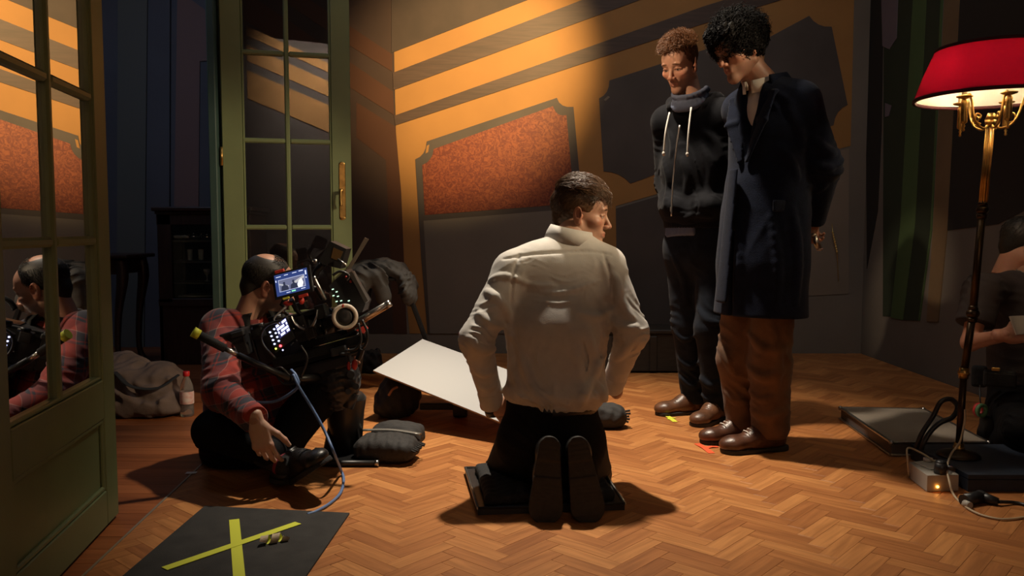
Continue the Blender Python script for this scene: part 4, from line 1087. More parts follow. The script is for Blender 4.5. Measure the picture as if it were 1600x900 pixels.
    for L, r_ in (([(1052, 400), (1066, 430), (1072, 470)], .010), ([(1090, 480), (1105, 500), (1122, 505)], .010), ([(1062, 560), (1078, 572), (1092, 566)], .010), ([(1066, 590), (1082, 602), (1096, 594)], .011), ([(1095, 590), (1112, 602), (1128, 594)], .011), ([(1096, 615), (1112, 624), (1130, 616)], .010), ([(1056, 520), (1070, 530), (1086, 524)], .009)): s.ridge(L, r_, .4)
    s.cut((0, 0, .05), (0, 0, -1)); s.build('jeans', M_JEANS, t)
    shoe(aR, (-.96, -.3, 0), (0, 0, 1), M_BROWNL2, M_SOLE, t, 1.0); shoe(aL, (-.66, -.75, 0), (0, 0, 1), M_BROWNL2, M_SOLE, t, 1.0)
hoodie_man()

# ---------------- standing man in the long coat
def coat_man():
    t = thing('person', fl(1185, 700), 'standing curly black-haired man in a long navy coat, hands behind his back', 'person')
    f = unit((-.86, -.5, 0)); r = np.array((f[1], -f[0], 0)); u = np.array((0, 0, 1.))
    top = at(1200, 165, 3.44)
    J = dict(pelvis=at(1190, 385, 3.43), chest=at(1203, 205, 3.44), neck=at(1192, 128, 3.43), head=at(1160, 85, 3.41),
             shR=top + r * .155, shL=top - r * .155 - f * .02, elL=at(1288, 258, 3.34), elR=at(1255, 255, 3.74), wrL=at(1270, 345, 3.50), wrR=at(1262, 335, 3.62))
    J['hipR'] = J['pelvis'] + r * .085; J['hipL'] = J['pelvis'] - r * .085
    J['knR'] = at(1152, 560, 3.52); J['knL'] = at(1203, 572, 3.38)
    aR, aL = fl(1162, 688), fl(1203, 703)
    J['anR'] = aR + u * .1; J['anL'] = aL + u * .1
    HD = at(1155, 78, 3.41); fw, up = (-.86, -.45, -.40), (-.3, -.12, 1); skin = (.42, .22, .145)
    hd = head_mesh(HD, fw, up, 1.0, skin, brow=(.012, .008, .006), stubble=.3, lip=(.33, .11, .08), eye=.3)
    hl = hand_mesh(J['wrL'], (-.05, .15, -1), (-.35, .75, .1), 1, skin, (.75, .9, .95, 1.0), tdir=(.55, .7, -.55), sc=1.0)
    hr = hand_mesh(J['wrR'], (.3, -.3, -.9), (.2, -.8, 0), -1, skin, (.7,) * 4)
    V, Q, c = join([body_mesh(J, skin), hd, hl, hr]); link_mesh('body', np_mesh('body', V, Q, True, c), M_SKIN, t)
    cap = hair_cap(HD, fw, up, 1.0, .016, nape=-.05, lump=.007, ear=False, fr=(.066, .058, .078), face=(0, .105, -.04), extra=[((-.05, .07, .085), (.05, .07, .085), .032, .032), ((-.075, -.01, .03), (-.072, -.03, -.02), .026, .022), ((.075, -.01, .03), (.072, -.03, -.02), .026, .022)])
    msk = lambda P: ((P[:, 1] < .055) | (P[:, 2] > .07)) & (P[:, 2] > -.03)
    a = strands(HD, fw, up, 1.0, 1900, msk, lambda P: np.stack((P[:, 0] * 6, P[:, 1] * 5 + .2, -.35 + 0 * P[:, 0]), 1), .105, .42, .75, 2.2, 12, .0021, 12, .02, 1.3)
    b_ = strands(HD, fw, up, 1.0, 380, lambda P: msk(P) & (P[:, 2] > .03), lambda P: np.stack((P[:, 0] * 8, P[:, 1] * 5, .2 + 0 * P[:, 0]), 1), .085, .7, .7, 2.4, 12, .0016, 13, .025, .9)
    hair_build([cap, a, b_], M_HAIRK, t)
    # white shirt showing in the neck opening
    n0 = J['neck']; s = Sdf(n0 - .45, n0 + .2, .006)
    s.limb(J['chest'] - u * .15, J['chest'] + u * .07, (.13, .1), (.12, .095), r, k=.03); s.cone(J['chest'] + u * .1, n0 - u * .01, .095, .055, k=.05)
    s.cone(n0 - u * .02, n0 + u * .15, .05, k=.004, op='sub'); s.fold(J['chest'] + f * .1 + u * .08, .1, r + .3 * u, .04, .003, 2); s.build('shirt', M_WHITE, t)
    collar(n0 + f * .006 - u * .02, f - u * .3, u + f * .3, .06, .066, .034, .22, M_WHITE, t, 'shirt_collar', .014, .012)
    # coat
    lo, hi = bbox(*[J[k] for k in ('shR', 'shL', 'elL', 'elR', 'wrL', 'wrR', 'neck', 'pelvis')], at(1185, 500, 3.42), m=.2); s = Sdf(lo, hi, .0065)
    hem = at(1186, 492, 3.43)
    s.limb(J['chest'] + u * .0, at(1197, 300, 3.44), (.19, .135), (.175, .128), r, k=.05)
    s.limb(at(1197, 300, 3.44), hem - u * .12, (.178, .136), (.212, .178), r, k=.05); s.limb(at(1195, 340, 3.44), at(1190, 410, 3.43), (.19, .15), (.195, .16), r, k=.04)
    s.cone(top + r * .09, top - r * .09, .085, k=.05); s.cone(n0 - u * .04, J['shR'], .06, .06, k=.06); s.cone(n0 - u * .04, J['shL'], .06, .062, k=.06)
    for q in 'LR':
        s.cone(J['sh' + q], J['el' + q], .07, .066, k=.04); s.cone(J['el' + q], J['wr' + q], .066, .05, k=.03)
        s.fold(J['el' + q], .13, J['wr' + q] - J['sh' + q], .07, .008, 3); s.fold((J['sh' + q] + J['el' + q]) / 2, .1, J['el' + q] - J['sh' + q], .09, .006, 6)
    s.cut(J['wrL'], J['wrL'] - J['elL'], box=bbox(J['wrL'], m=.075)); s.cut(J['wrR'], J['wrR'] - J['elR'], box=bbox(J['wrR'], m=.06))
    s.fold(hem + u * .25, (.25, .25, .3), r * .9 + f * .3, .11, .008, 8); s.fold(J['shL'] * .6 + J['chest'] * .4, .14, (.5, .2, .8), .07, .005, 5)
    for L, r_ in (([(1232, 165), (1248, 200), (1252, 235)], .012), ([(1215, 230), (1235, 250), (1246, 280)], .011), ([(1150, 330), (1156, 400), (1148, 470)], .014), ([(1205, 340), (1215, 410), (1212, 480)], .012), ([(1238, 330), (1246, 400), (1242, 475)], .013), ([(1270, 215), (1290, 235), (1302, 240)], .012), ([(1265, 250), (1285, 262), (1300, 262)], .011), ([(1262, 290), (1276, 296), (1290, 288)], .009)): s.ridge(L, r_, .4)
    # open front: neck V and the slit of the skirt
    s.limb(n0 + f * .10 + u * .10, J['chest'] + f * .17 - u * .10, (.085, .09), (.012, .05), r, k=.01, op='sub')
    s.cone(n0 - u * .02, n0 + u * .15, .07, .085, k=.02, op='sub')
    s.limb(hem - u * .25, hem + u * .12, (.185, .15), (.15, .11), r, k=.01, op='sub')
    s.rbox(hem + f * .2 + u * .1, (.012, .2, .5), rot_to(f), .004, k=.01, op='sub')
    s.cut(hem, -u + f * .02)
    s.build('coat', M_COAT, t)
    for sg in (1, -1):
        s = Sdf(n0 - .5, n0 + .3, .0055)
        pts = [n0 + r * sg * .085 - f * .03 + u * .0, n0 + r * sg * .09 + f * .05 - u * .06, J['chest'] + r * sg * .072 + f * .125 + u * .03, J['chest'] + r * sg * .018 + f * .148 - u * .13]
        for i, (wa, wb) in enumerate((((.03, .009), (.038, .008)), ((.038, .008), (.042, .008)), ((.042, .008), (.012, .006)))):
            s.limb(pts[i], pts[i + 1], wa, wb, r * .8 * sg + f * .3 - u * .2, k=.02)
        s.build('lapel', M_COAT, t)
    collar(n0 - f * .015 - u * .03, f - u * .2, u + f * .2, .082, .086, .05, 1.0, M_COAT, t, 'coat_collar', .03, .03, th=.006)
    s = Sdf(hem - .3, hem + .6, .006)   # overlapping front edge of the coat skirt, turned slightly outwards
    s.limb(at(1151, 250, 3.38) + f * .012, at(1130, 470, 3.37) + f * .012, (.034, .008), (.05, .009), r * .9 - f * .3, k=.01); s.cut(hem + f * .1 + u * .012, -u)
    s.build('front_edge', M_COAT, t)
    s = Sdf(J['pelvis'] - .4, J['pelvis'] + .4, .006); pp = at(1230, 322, 3.27); s.rbox(pp, (.16, .012, .05), rot_to(np.cross(u, f) * -1), .008, k=.0); s.build('pocket_flap', M_COAT, t)
    # corduroy trousers and shoes
    lo, hi = bbox(J['pelvis'] + u * .05, J['anR'], J['anL'], J['knR'], J['knL'], m=.2); s = Sdf(lo, hi, .0065)
    s.limb(J['pelvis'] + u * .05, J['pelvis'] - u * .04, (.14, .1), (.14, .1), r, k=.04); leg_pair(s, J, .084, .083, .077)
    for q, sd in (('R', 4), ('L', 9)):
        s.fold(J['kn' + q] + u * .05, (.12, .12, .16), (.5, .2, 1), .09, .010, sd); s.fold(J['an' + q] + u * .1, (.11, .11, .12), (.3, 0, 1), .06, .012, sd + 1)
    for L, r_ in (([(1170, 520), (1195, 545), (1225, 545)], .013), ([(1172, 575), (1195, 590), (1222, 580)], .012), ([(1175, 640), (1200, 652), (1228, 640)], .012), ([(1172, 610), (1190, 624), (1215, 620)], .010), ([(1122, 530), (1135, 560), (1150, 585)], .011), ([(1135, 610), (1148, 625), (1165, 628)], .010), ([(1205, 500), (1215, 560), (1210, 620)], .012)): s.ridge(L, r_, .4)
    s.cut((0, 0, .055), (0, 0, -1)); s.build('trousers', M_CORD, t)
    shoe(aR, (-.95, -.3, 0), (0, 0, 1), M_BROWNL, M_SOLE, t, 1.0, M_STRING); shoe(aL, (-.97, -.24, 0), (0, 0, 1), M_BROWNL, M_SOLE, t, 1.06, M_STRING)
    # what he holds behind his back
    hp = J['wrL'] + np.array((.012, -.012, -.088))
    g = MB(); g.cyl(hp + (-.012, .0, .026), hp + (.014, 0, -.03), .0125, .0125, 14); g.ball(hp + (.015, 0, -.031), (.0145, .0145, .007), None, 12, 8); g.ball(hp + (-.013, 0, .028), (.014, .014, .009), None, 12, 8)
    o = g.build('metal_vial', mat('dull_silver', (.6, .58, .54, 1), .3, 1.0)); tag(o, 'small shiny metal vial held behind the navy coat', 'vial')
coat_man()

# ---------------- camera operator seated on the floor
def operator():
    t = thing('person', fl(390, 735), 'balding man in a red plaid shirt sitting cross-legged behind the film camera', 'person')
    f = unit((.35, -.94, 0)); r = np.array((f[1], -f[0], 0)); u = np.array((0, 0, 1.))
    J = dict(pelvis=at(392, 690, 3.28), chest=at(398, 545, 3.27), neck=at(405, 492, 3.27), head=at(413, 462, 3.24),
             shR=at(346, 515, 3.16), shL=at(450, 522, 3.32), elR=at(346, 612, 2.93), elL=at(485, 600, 3.2), wrR=at(399, 656, 2.765), wrL=at(500, 545, 3.2),
             hipR=at(362, 700, 3.24), hipL=at(425, 700, 3.28), knR=at(335, 672, 2.98), knL=at(500, 618, 3.14), anR=at(425, 708, 2.83), anL=at(440, 700, 3.0))
    J['knR'][2] = max(J['knR'][2], .11)
    HD = at(417, 449, 3.24); fw, up = (.93, .28, -.28), (.25, .05, 1); skin = (.45, .235, .16)
    hd = head_mesh(HD, fw, up, .95, skin, brow=(.02, .013, .009), stubble=.5)
    hr = hand_mesh(J['wrR'] + np.array((.004, 0, -.012)), (.28, -.03, -.95), (.12, .97, .0), -1, (.58, .36, .27), (.30, .36, .42, .5), spread=.06, tdir=(.55, .75, -.3), sc=1.02)
    hl = hand_mesh(J['wrL'], (.8, 0, .3), (0, 0, -1), 1, skin)
    V, Q, c = join([body_mesh(J, skin), hd, hr, hl]); link_mesh('body', np_mesh('body', V, Q, True, c), M_SKIN, t)
    msk = lambda P: (P[:, 2] > -.05) & (P[:, 1] < .04) & ((P[:, 2] < .088) | ((np.abs(P[:, 0]) < .05) & (P[:, 1] > -.0))) & ~((np.abs(P[:, 0]) > .06) & (P[:, 1] > -.03) & (P[:, 2] < .02))
    hair = strands(HD, fw, up, .95, 4200, msk, lambda P: np.tile((0, -.4, -.8), (len(P), 1)), .014, .22, .1, 1, 4, .0012, 15, .002)
    s = Sdf((-.12, -.15, -.1), (.12, .12, .16), .0034)
    s.ell(HC, HR + .0025, k=.0); s.cone((0, -.055, -.01), (0, -.045, -.04), .052, .046, k=.02)
    s.ell((0, .1, -.01), (.09, .09, .1), k=.006, op='sub'); s.ell((0, -.02, .16), (.062, .07, .06), k=.01, op='sub')
    for q in (-1, 1): s.ell((q * .085, .006, -.005), (.02, .03, .034), k=.006, op='sub')
    s.cut((0, 0, -.05), (0, .25, -1)); V, Q = s.mesh(); R = rot_to(fw, up)
    hair_build([(HD + (V * .95) @ R.T, Q), hair], M_HAIRD, t)
    # flannel shirt
    lo, hi = bbox(*[J[k] for k in ('shR', 'shL', 'elL', 'elR', 'wrL', 'wrR', 'neck', 'pelvis')], m=.17); s = Sdf(lo, hi, .006)
    s.limb(at(392, 660, 3.25), at(396, 590, 3.26), (.18, .15), (.185, .14), r, k=.05); s.limb(at(396, 590, 3.26), at(398, 535, 3.27), (.185, .14), (.165, .12), r, k=.05)
    for q in 'LR':
        s.cone(J['neck'] - u * .04, J['sh' + q], .06, .07, k=.05); s.cone(J['sh' + q], J['el' + q], .075, .064, k=.04); s.cone(J['el' + q], J['wr' + q], .062, .044, k=.03)
        s.fold(J['el' + q], .12, J['wr' + q] - J['sh' + q], .055, .008, 3); s.fold((J['sh' + q] + J['el' + q]) / 2, .12, J['el' + q] - J['sh' + q] + .1 * r, .07, .006, 5)
        s.fold((J['wr' + q] + J['el' + q]) / 2, .08, J['wr' + q] - J['el' + q], .04, .005, 6)
    s.fold(at(400, 600, 3.1), .2, (.4, 0, 1), .07, .007, 8)
    for q in 'LR': s.cut(J['wr' + q], J['wr' + q] - J['el' + q], box=bbox(J['wr' + q], m=.065))
    s.cone(J['neck'] - u * .03, J['neck'] + u * .15, .06, .07, k=.02, op='sub'); s.build('shirt', M_PLAID, t)
    d = unit(J['wrR'] - J['elR']); MB().lathe([(.047, -.05), (.05, -.045), (.049, -.003), (.044, -.001), (.043, -.045)], J['wrR'], 20, rot_to(np.cross(d, (.3, 1, .1)), d), caps=False).build('cuff', M_PLAID, t)
    collar(J['neck'] - u * .018, f, u + f * .12, .07, .074, .045, .35, M_BLACKF, t, 'undershirt_collar', .062, .055, label='dark collar under the plaid shirt')
    # trousers: cross-legged
    lo, hi = bbox(*[J[k] for k in ('pelvis', 'knR', 'knL', 'anR', 'anL', 'hipR')], m=.2); s = Sdf(lo, hi, .0065)
    s.ell(J['pelvis'] - u * .0, (.19, .16, .13), k=.05); s.ell(at(388, 705, 3.2), (.17, .15, .09), k=.05)
    for q in 'LR':
        s.cone(J['hip' + q], J['kn' + q], .098, .075, k=.05); s.cone(J['kn' + q], J['an' + q], .072, .052, k=.03); s.fold(J['kn' + q], .14, J['an' + q] - J['hip' + q] + .05, .06, .008, 3)
    s.fold(at(420, 640, 3.0), .16, (.5, 0, 1), .06, .007, 5); s.cut((0, 0, .004), (0, 0, -1)); s.build('trousers', M_BLACKT, t)
    d = unit((.9, -.32, -.32)); a0 = J['anR'] + np.array((.0, 0, -.02))
    s = Sdf(a0 - .15, a0 + .15, .005); s.cone(a0 - d * .03 + (0, 0, .0), a0 + d * .05 , .044, .037, k=0); s.build('sock', M_BLACKF, t)
    MB().lathe([(.0395, -.006), (.0415, 0), (.0395, .006)], a0 + d * .038, 20, rot_to(np.cross(d, (0, 1, .3)), d), caps=False).build('sock_band', mat('crimson_rib', (.22, .02, .035, 1), .8), t, 'crimson sock band')
    ft = unit((.52, -.62, .42)); nn = np.array((-.55, .15, .8)); nn = unit(nn - ft * (nn @ ft))
    shoe(fl(474, 768) + np.array((0, 0.01, .046)), ft, nn, M_BLACKL, M_BLACKF, t, .95, M_BLACKF)
    shoe(J['anL'] - (0, 0, .08), (.3, -.9, 0), (0, 0, 1), M_BLACKL, M_BLACKF, t, .95)
operator()

# ---------------- crew member cut off by the right edge
def crew_man():
    t = thing('person', fl(1600, 705), 'crouching man in a dark tee with a lanyard at the right edge behind the lamp', 'person')
    f = unit((.85, -.5, 0)); r = np.array((f[1], -f[0], 0)); u = np.array((0, 0, 1.))
    J = dict(pelvis=at(1598, 625, 3.62), chest=at(1592, 470, 3.60), neck=at(1594, 425, 3.60), head=at(1604, 398, 3.60),
             shR=at(1535, 455, 3.46), shL=at(1640, 455, 3.70), elR=at(1516, 535, 3.40), elL=at(1662, 540, 3.42), wrR=at(1570, 524, 3.20), wrL=at(1640, 525, 3.22),
             hipR=at(1580, 640, 3.54), hipL=at(1622, 640, 3.60), knR=at(1604, 670, 3.14), knL=at(1668, 622, 3.02), anR=at(1566, 695, 3.42), anL=at(1672, 685, 3.14))
    HD = at(1601, 386, 3.60); fw, up = (.9, -.25, -.25), (.2, 0, 1); skin = (.5, .24, .16)
    hd = head_mesh(HD, fw, up, .95, skin, brow=(.02, .013, .009))
    hr = hand_mesh(J['wrR'], (.95, -.1, .05), (.1, .6, -.4), -1, skin, (.35, .45, .5, .5)); hl = hand_mesh(J['wrL'], (-.9, -.1, .1), (0, .2, .6), 1, skin)
    V, Q, c = join([body_mesh(J, skin), hd, hr, hl]); link_mesh('body', np_mesh('body', V, Q, True, c), M_SKIN, t)
    msk = lambda P: ((P[:, 1] < .05) | (P[:, 2] > .08)) & (P[:, 2] > -.03) & ~((np.abs(P[:, 0]) > .06) & (P[:, 1] > -.03) & (P[:, 2] < .02))
    hair_build([hair_cap(HD, fw, up, .95, .004, nape=-.04), strands(HD, fw, up, .95, 1200, msk, lambda P: np.tile((0, -.4, -.8), (len(P), 1)), .02, .3, .1, 1, 4, .0014, 17, .004)], M_HAIRD, t)
    lo, hi = bbox(*[J[k] for k in ('shR', 'shL', 'elR', 'elL', 'neck', 'pelvis')], m=.17); s = Sdf(lo, hi, .0065)
    s.limb(at(1596, 590, 3.61), at(1592, 470, 3.60), (.17, .135), (.17, .125), r, k=.05)
    for q in 'LR':
        m_ = J['sh' + q] * .35 + J['el' + q] * .65; s.cone(J['neck'] - u * .05, J['sh' + q], .055, .07, k=.05); s.cone(J['sh' + q], m_, .072, .074, k=.03)
        s.cut(m_, J['el' + q] - J['sh' + q], box=bbox(m_ + unit(J['el' + q] - J['sh' + q]) * .05, m=.08)); s.fold(J['sh' + q], .16, J['el' + q] - J['sh' + q], .07, .006, 3)
    s.cut(at(1596, 610, 3.61), -u); s.fold(at(1570, 530, 3.5), .2, (.4, .2, 1), .08, .007, 4); s.cone(J['neck'] - u * .05, J['neck'] + u * .1, .055, .07, k=.01, op='sub'); s.build('tee_shirt', M_TEE, t)
    s = Sdf(*bbox(J['elR'], J['elL'], J['wrR'], J['wrL'], m=.1), .005)
    lo, hi = bbox(*[J[k] for k in ('pelvis', 'knR', 'knL', 'anR', 'anL', 'hipR')], m=.2); s = Sdf(lo, hi, .0075)
    s.limb(at(1597, 590, 3.61), J['pelvis'], (.165, .13), (.175, .14), r, k=.04)
    for q in 'LR': s.cone(J['hip' + q], J['kn' + q], .1, .075, k=.05); s.cone(J['kn' + q], J['an' + q], .075, .06, k=.03); s.fold(J['kn' + q], .14, J['an' + q] - J['hip' + q], .06, .008, 3)
    s.cut((0, 0, .03), (0, 0, -1)); s.build('trousers', M_BLACKT, t)
    shoe(J['anR'] * (1, 1, 0) - f * .03, f, (0, 0, 1), M_BLACKL, M_SOLE, t); shoe(J['anL'] * (1, 1, 0), f, (0, 0, 1), M_BLACKL, M_SOLE, t)
    # lanyard, belt and pouches
    M_LAN = mat('lanyard', (.42, .36, .3, 1), .7, noise=.6, nscale=60, col2=(.08, .07, .07, 1))
    n0 = J['neck']; mb = MB(); mb.strip(spline([n0 - f * .065 + u * .02, n0 + r * .07 - u * .0, n0 + r * .07 + f * .075 - u * .06, J['chest'] + f * .135 + r * .04 - u * .02, J['chest'] + f * .15 - u * .1], 6), .015, np.array([-f, r, r * .6 + f, f, f, ])[np.linspace(0, 4, 25).astype(int)], .002); mb.build('lanyard', M_LAN, t, 'patterned lanyard strap')
    s = Sdf(J['pelvis'] - .35, J['pelvis'] + .35, .007); bc = at(1597, 588, 3.61); s.limb(bc - u * .02, bc + u * .02, (.173, .14), (.172, .139), r, k=0); s.cut(bc + u * .022, u); s.cut(bc - u * .022, -u); s.build('belt', M_BLACKF, t)
    for px, py, yy, sx, sz in ((1562, 592, 3.42, .12, .07), (1530, 588, 3.52, .06, .09)):
        MB().box(at(px, py, yy), (sx, .05, sz), rot_to(r), .012, 2).build('belt_pouch', M_BLACKF, t)
    MB().box(at(1556, 577, 3.385), (.03, .008, .014), rot_to(r), .002).build('buckle', mat('brass_buckle', (.6, .38, .12, 1), .35, 1), t, 'brass buckle on the pouch')
    pw = at(1596, 508, 3.16); o = MB().box(pw, (.09, .006, .075), rot_to((.35, -1, .5)), .001).build('paper', mat('paper_slip', (.5, .47, .42, 1), .8)); tag(o, 'white paper slip held by the crouching man at the right edge', 'paper')
crew_man()
# ------------------------------------------------------------------ things on the floor
M_BLK1 = mat('black_plastic', (.012, .012, .013, 1), .42, noise=.3, nscale=30)
M_BLK2 = mat('black_metal', (.016, .016, .017, 1), .35, .6)
M_STEEL = mat('brushed_steel', (.5, .49, .47, 1), .3, 1.0, noise=.15, nscale=60)
M_YEL = mat('fluorescent_yellow_tape', (.62, .66, .05, 1), .55); M_ORG = mat('fluorescent_orange_tape', (.85, .10, .03, 1), .55)
M_BEIGE = mat('beige_tape_back', (.52, .42, .29, 1), .7)
def ppoly(mb, pts, Y, dep):
    """solid plate: outline given by image bearings at depth Y, pushed back by dep"""
    Ys = [Y] * len(pts) if np.isscalar(Y) else Y
    return mb.prism([at(x, y, yy) for (x, y), yy in zip(pts, Ys)], (0, dep, 0))
# black mat with the yellow cross
A, B = fl(320, 793), fl(546, 804); Cc = B + (fl(480, 900) - B) * 1.3; D = A + (fl(195, 900) - A) * 1.3
t = thing('floor_mat', (A + B + Cc + D) / 4, 'black rubber floor mat with a yellow tape cross on it', 'mat')
MB().prism([A, B, Cc, D], (0, 0, .006)).build('mat_sheet', mat('black_rubber_mat', (.022, .020, .018, 1), .85, noise=.35, nscale=14, bump=.4, bscale=500), t)
up3 = np.array((0, 0, .0068))
for a, b_, wd, dz in (((366, 815), (376, 930), .030, 0), ((257, 893), (466, 821), .030, .0012)):
    MB().strip([fl(*a) + up3 + (0, 0, dz), fl(*b_) + up3 + (0, 0, dz)], wd, (0, 0, 1), .001).build('tape_strip', M_YEL, t, 'yellow tape strip of the cross')
c0 = fl(409, 845, .018); c1 = fl(446, 838, .018); d = unit(c1 - c0); sidev = unit(np.cross(d, (0, 0, 1)))
pts, nr = [], []
for i in range(64):
    a = i / 63 * 4.1 * PI; pts.append(c0 + (c1 - c0) * (i / 63) + sidev * math.cos(a) * .0125 + np.array((0, 0, math.sin(a) * .0125))); nr.append(sidev * math.cos(a) + np.array((0, 0, math.sin(a))))
tc_ = thing('tape_curl', fl(428, 846, .0065), 'curled offcut of yellow tape lying on the black mat', 'tape')
MB().strip(pts, .021, np.array(nr), .0012).build('tape_back', M_BEIGE, tc_, 'beige back of the tape')
MB().strip([p - n * .0014 for p, n in zip(pts, nr)], .0205, np.array(nr), .0008).build('tape_face', M_YEL, tc_, 'yellow face of the tape')
# marks
def mark(pts_list, m, label):
    mb = MB()
    for i, (a, b_, w_) in enumerate(pts_list): mb.strip([fl(*a, z=.0012 + .0008 * i), (fl(*a) + fl(*b_)) / 2 + (0, 0, .004), fl(*b_, z=.0012 + .0008 * i)], w_, (0, 0, 1), .0008)
    tag(mb.build('floor_mark', m), label, 'tape')
mark([((1035, 646), (1055, 659), .024), ((1044, 655), (1056, 653), .016)], M_YEL, 'small yellow tape mark on the floor by the hooded man')
mark([((1089, 693), (1112, 708), .026), ((1101, 700), (1122, 698), .022)], M_ORG, 'small orange tape mark on the floor by the coat man')
# kneeling board
A, B, Cc, D = fl(727, 740, .0), fl(936, 735), fl(976, 797), fl(747, 805)
t = thing('kneeling_board', (A + B + Cc + D) / 4, 'black kneeling board with silver edges under the kneeling man', 'board')
z = np.array((0, 0, .02)); MB().prism([A, B, Cc, D], (0, 0, .02)).build('board_base', M_BLK1, t)
cen = (A + B + Cc + D) / 4; In = [p + (cen - p) * .09 for p in (A, B, Cc, D)]
s = Sdf(np.min(In, 0) - .1, np.max(In, 0) + .12, .006); s.rbox(cen + (0, 0, .033), (np.linalg.norm(B - A) * .86, np.linalg.norm(D - A) * .84, .04), rot_to(unit((A + B) / 2 - (Cc + D) / 2)), .015); s.lumps(.003, .12, 3); s.cut((0, 0, .018), (0, 0, -1)); s.build('foam_pad', M_BLKF if 'M_BLKF' in globals() else M_BLACKF, t)
for p, q in ((A, D), (B, Cc), (D, Cc), (A, B)):
    MB().tube([p + (0, 0, .022), q + (0, 0, .022)], .005, 8).build('edge_trim', M_STEEL if p is not D else M_BLK1, t)
# white bounce board leaning on bags
FLc, BLc, FRc = at(583, 579, 3.9), at(660, 530, 4.5), at(790, 663, 3.45); BRc = BLc + FRc - FLc
nb = unit(np.cross(FRc - FLc, BLc - FLc)); nb = nb if nb[2] > 0 else -nb
t = thing('bounce_board', (FLc + BLc + FRc + BRc) / 4 , 'white foam bounce board propped at a tilt left of the kneeling man', 'board')
MB().prism([FLc, FRc, BRc, BLc], -nb * .006).build('board_core', mat('foam_core_edge', (.35, .24, .14, 1), .8), t)
MB().prism([FLc + nb * .0008, FRc + nb * .0008, BRc + nb * .0008, BLc + nb * .0008], -nb * .0008).build('board_face', mat('white_foam_face', (.37, .37, .37, 1), .7), t)
# bags and stand that carry it
s = Sdf((-.75, 3.8, -.02), (-.3, 4.3, .32), .007); c = at(622, 630, 4.0); c[2] = .1
s.ell(c, (.095, .1, .105), k=.03); s.ell(c + (-.03, -.02, -.045), (.085, .09, .06), k=.05); s.ell(c + (.03, .04, .0), (.07, .07, .09), k=.05); s.lumps(.005, .09, 5); s.fold(c, .12, (1, .2, .4), .07, .006, 2); s.cut((0, 0, .002), (0, 0, -1)); s.cut(FLc - nb * .012, nb)
t = thing('equipment_bag', (c[0], c[1], 0), 'black soft equipment bag under the left of the white bounce board', 'bag')
s.build('bag_body', M_BLACKF, t); MB().tube([c + (-.03, -.10, .02), c + (-.01, -.112, .05), c + (.012, -.1, .06)], .006, 8, 4).build('zip_pull', mat('tan_leather', (.25, .12, .06, 1), .6), t, 'tan zip pull')
t = thing('low_stand', (*at(675, 650, 4.0)[:2], 0), 'low black metal stand beneath the middle of the bounce board', 'stand')
a = np.array((-.42, 3.98, .05)); b_ = np.array((-.27, 3.98, .05)); MB().box((a + b_) / 2, (.2, .03, .03), None, .003).build('cross_bar', M_BLK2, t)
MB().box(b_ + (0.02, 0, -.0), (.07, .07, .095), None, .01, 2).build('foot', M_BLK1, t); MB().box(b_ + (0.0, .02, .085), (.03, .03, .085), None, .003).build('post', M_BLK2, t)
# saddle sandbag in front of the camera mount
def pillow(c, size, R, seed, lump=.0025, h=.006):
    s = Sdf(np.asarray(c) - .34, np.asarray(c) + .34, h); s.rbox(c, size, R, min(size) * .48); s.ell(c, (size[0] * .42, size[1] * .42, size[2] * .62), R, k=.03); s.lumps(lump, .08, seed)
    s.fold(np.asarray(c) + R[:, 0] * size[0] * .4, .1, R[:, 1], .06, .0022, seed + 1); s.fold(np.asarray(c) - R[:, 0] * size[0] * .4, .1, R[:, 1], .06, .0022, seed + 2); s.cut((0, 0, .001), (0, 0, -1)); return s
Rb = rot_to(unit((.2, 1, 0)))
M_SAND = mat('black_canvas', (.020, .018, .017, 1), .8, noise=.3, nscale=50, bump=.4, bscale=300)
cb = fl(600, 712); t = thing('sandbag', cb, 'black canvas saddle sandbag on the floor right of the camera mount', 'sandbag')
c1 = fl(600, 728) + (0, .085, .05); c2 = fl(618, 704) + (0, .07, .05)
pillow(c1, (.245, .17, .085), Rb, 3).build('bag_half', M_SAND, t); pillow(c2, (.215, .14, .085), Rb, 9).build('bag_half', M_SAND, t)
pA = c1 + Rb @ np.array((-.12, .055, .05)); pB = c1 + Rb @ np.array((.12, .055, .045))
MB().tube([pA, (pA + pB) / 2 + (0, .01, .006), pB], .008, 8, 5, flat=(1.6, .5)).build('seam_strip', mat('silver_webbing', (.2, .19, .17, 1), .4, .3), t, 'silver grey webbing along the seam')
mb = MB()
for i in range(7): mb.tube([c1 + Rb @ np.array((.122, -.07 + .02 * i, .012)), c1 + Rb @ np.array((.14 + .004 * (i % 2), -.072 + .02 * i, .006))], .004, 6)
mb.build('fringe', M_SAND, t)
# dark bag right of the kneeling man
c = fl(958, 672) + (-.01, .06, .05); s = pillow(c, (.15, .13, .095), rot_to((.1, 1, 0)), 21)
t = thing('grip_bag', (c[0], c[1], 0), 'small dark grip bag on the floor right of the kneeling man', 'bag'); s.build('bag_body', M_SAND, t)
mb = MB()
for i in range(5): mb.tube([c + (.068, -.03 + i * .012, .03 - i * .014), c + (.09 + .004 * (i % 2), -.032 + i * .012, .033 - i * .016)], .005, 6)
mb.build('strap_ends', M_SAND, t)
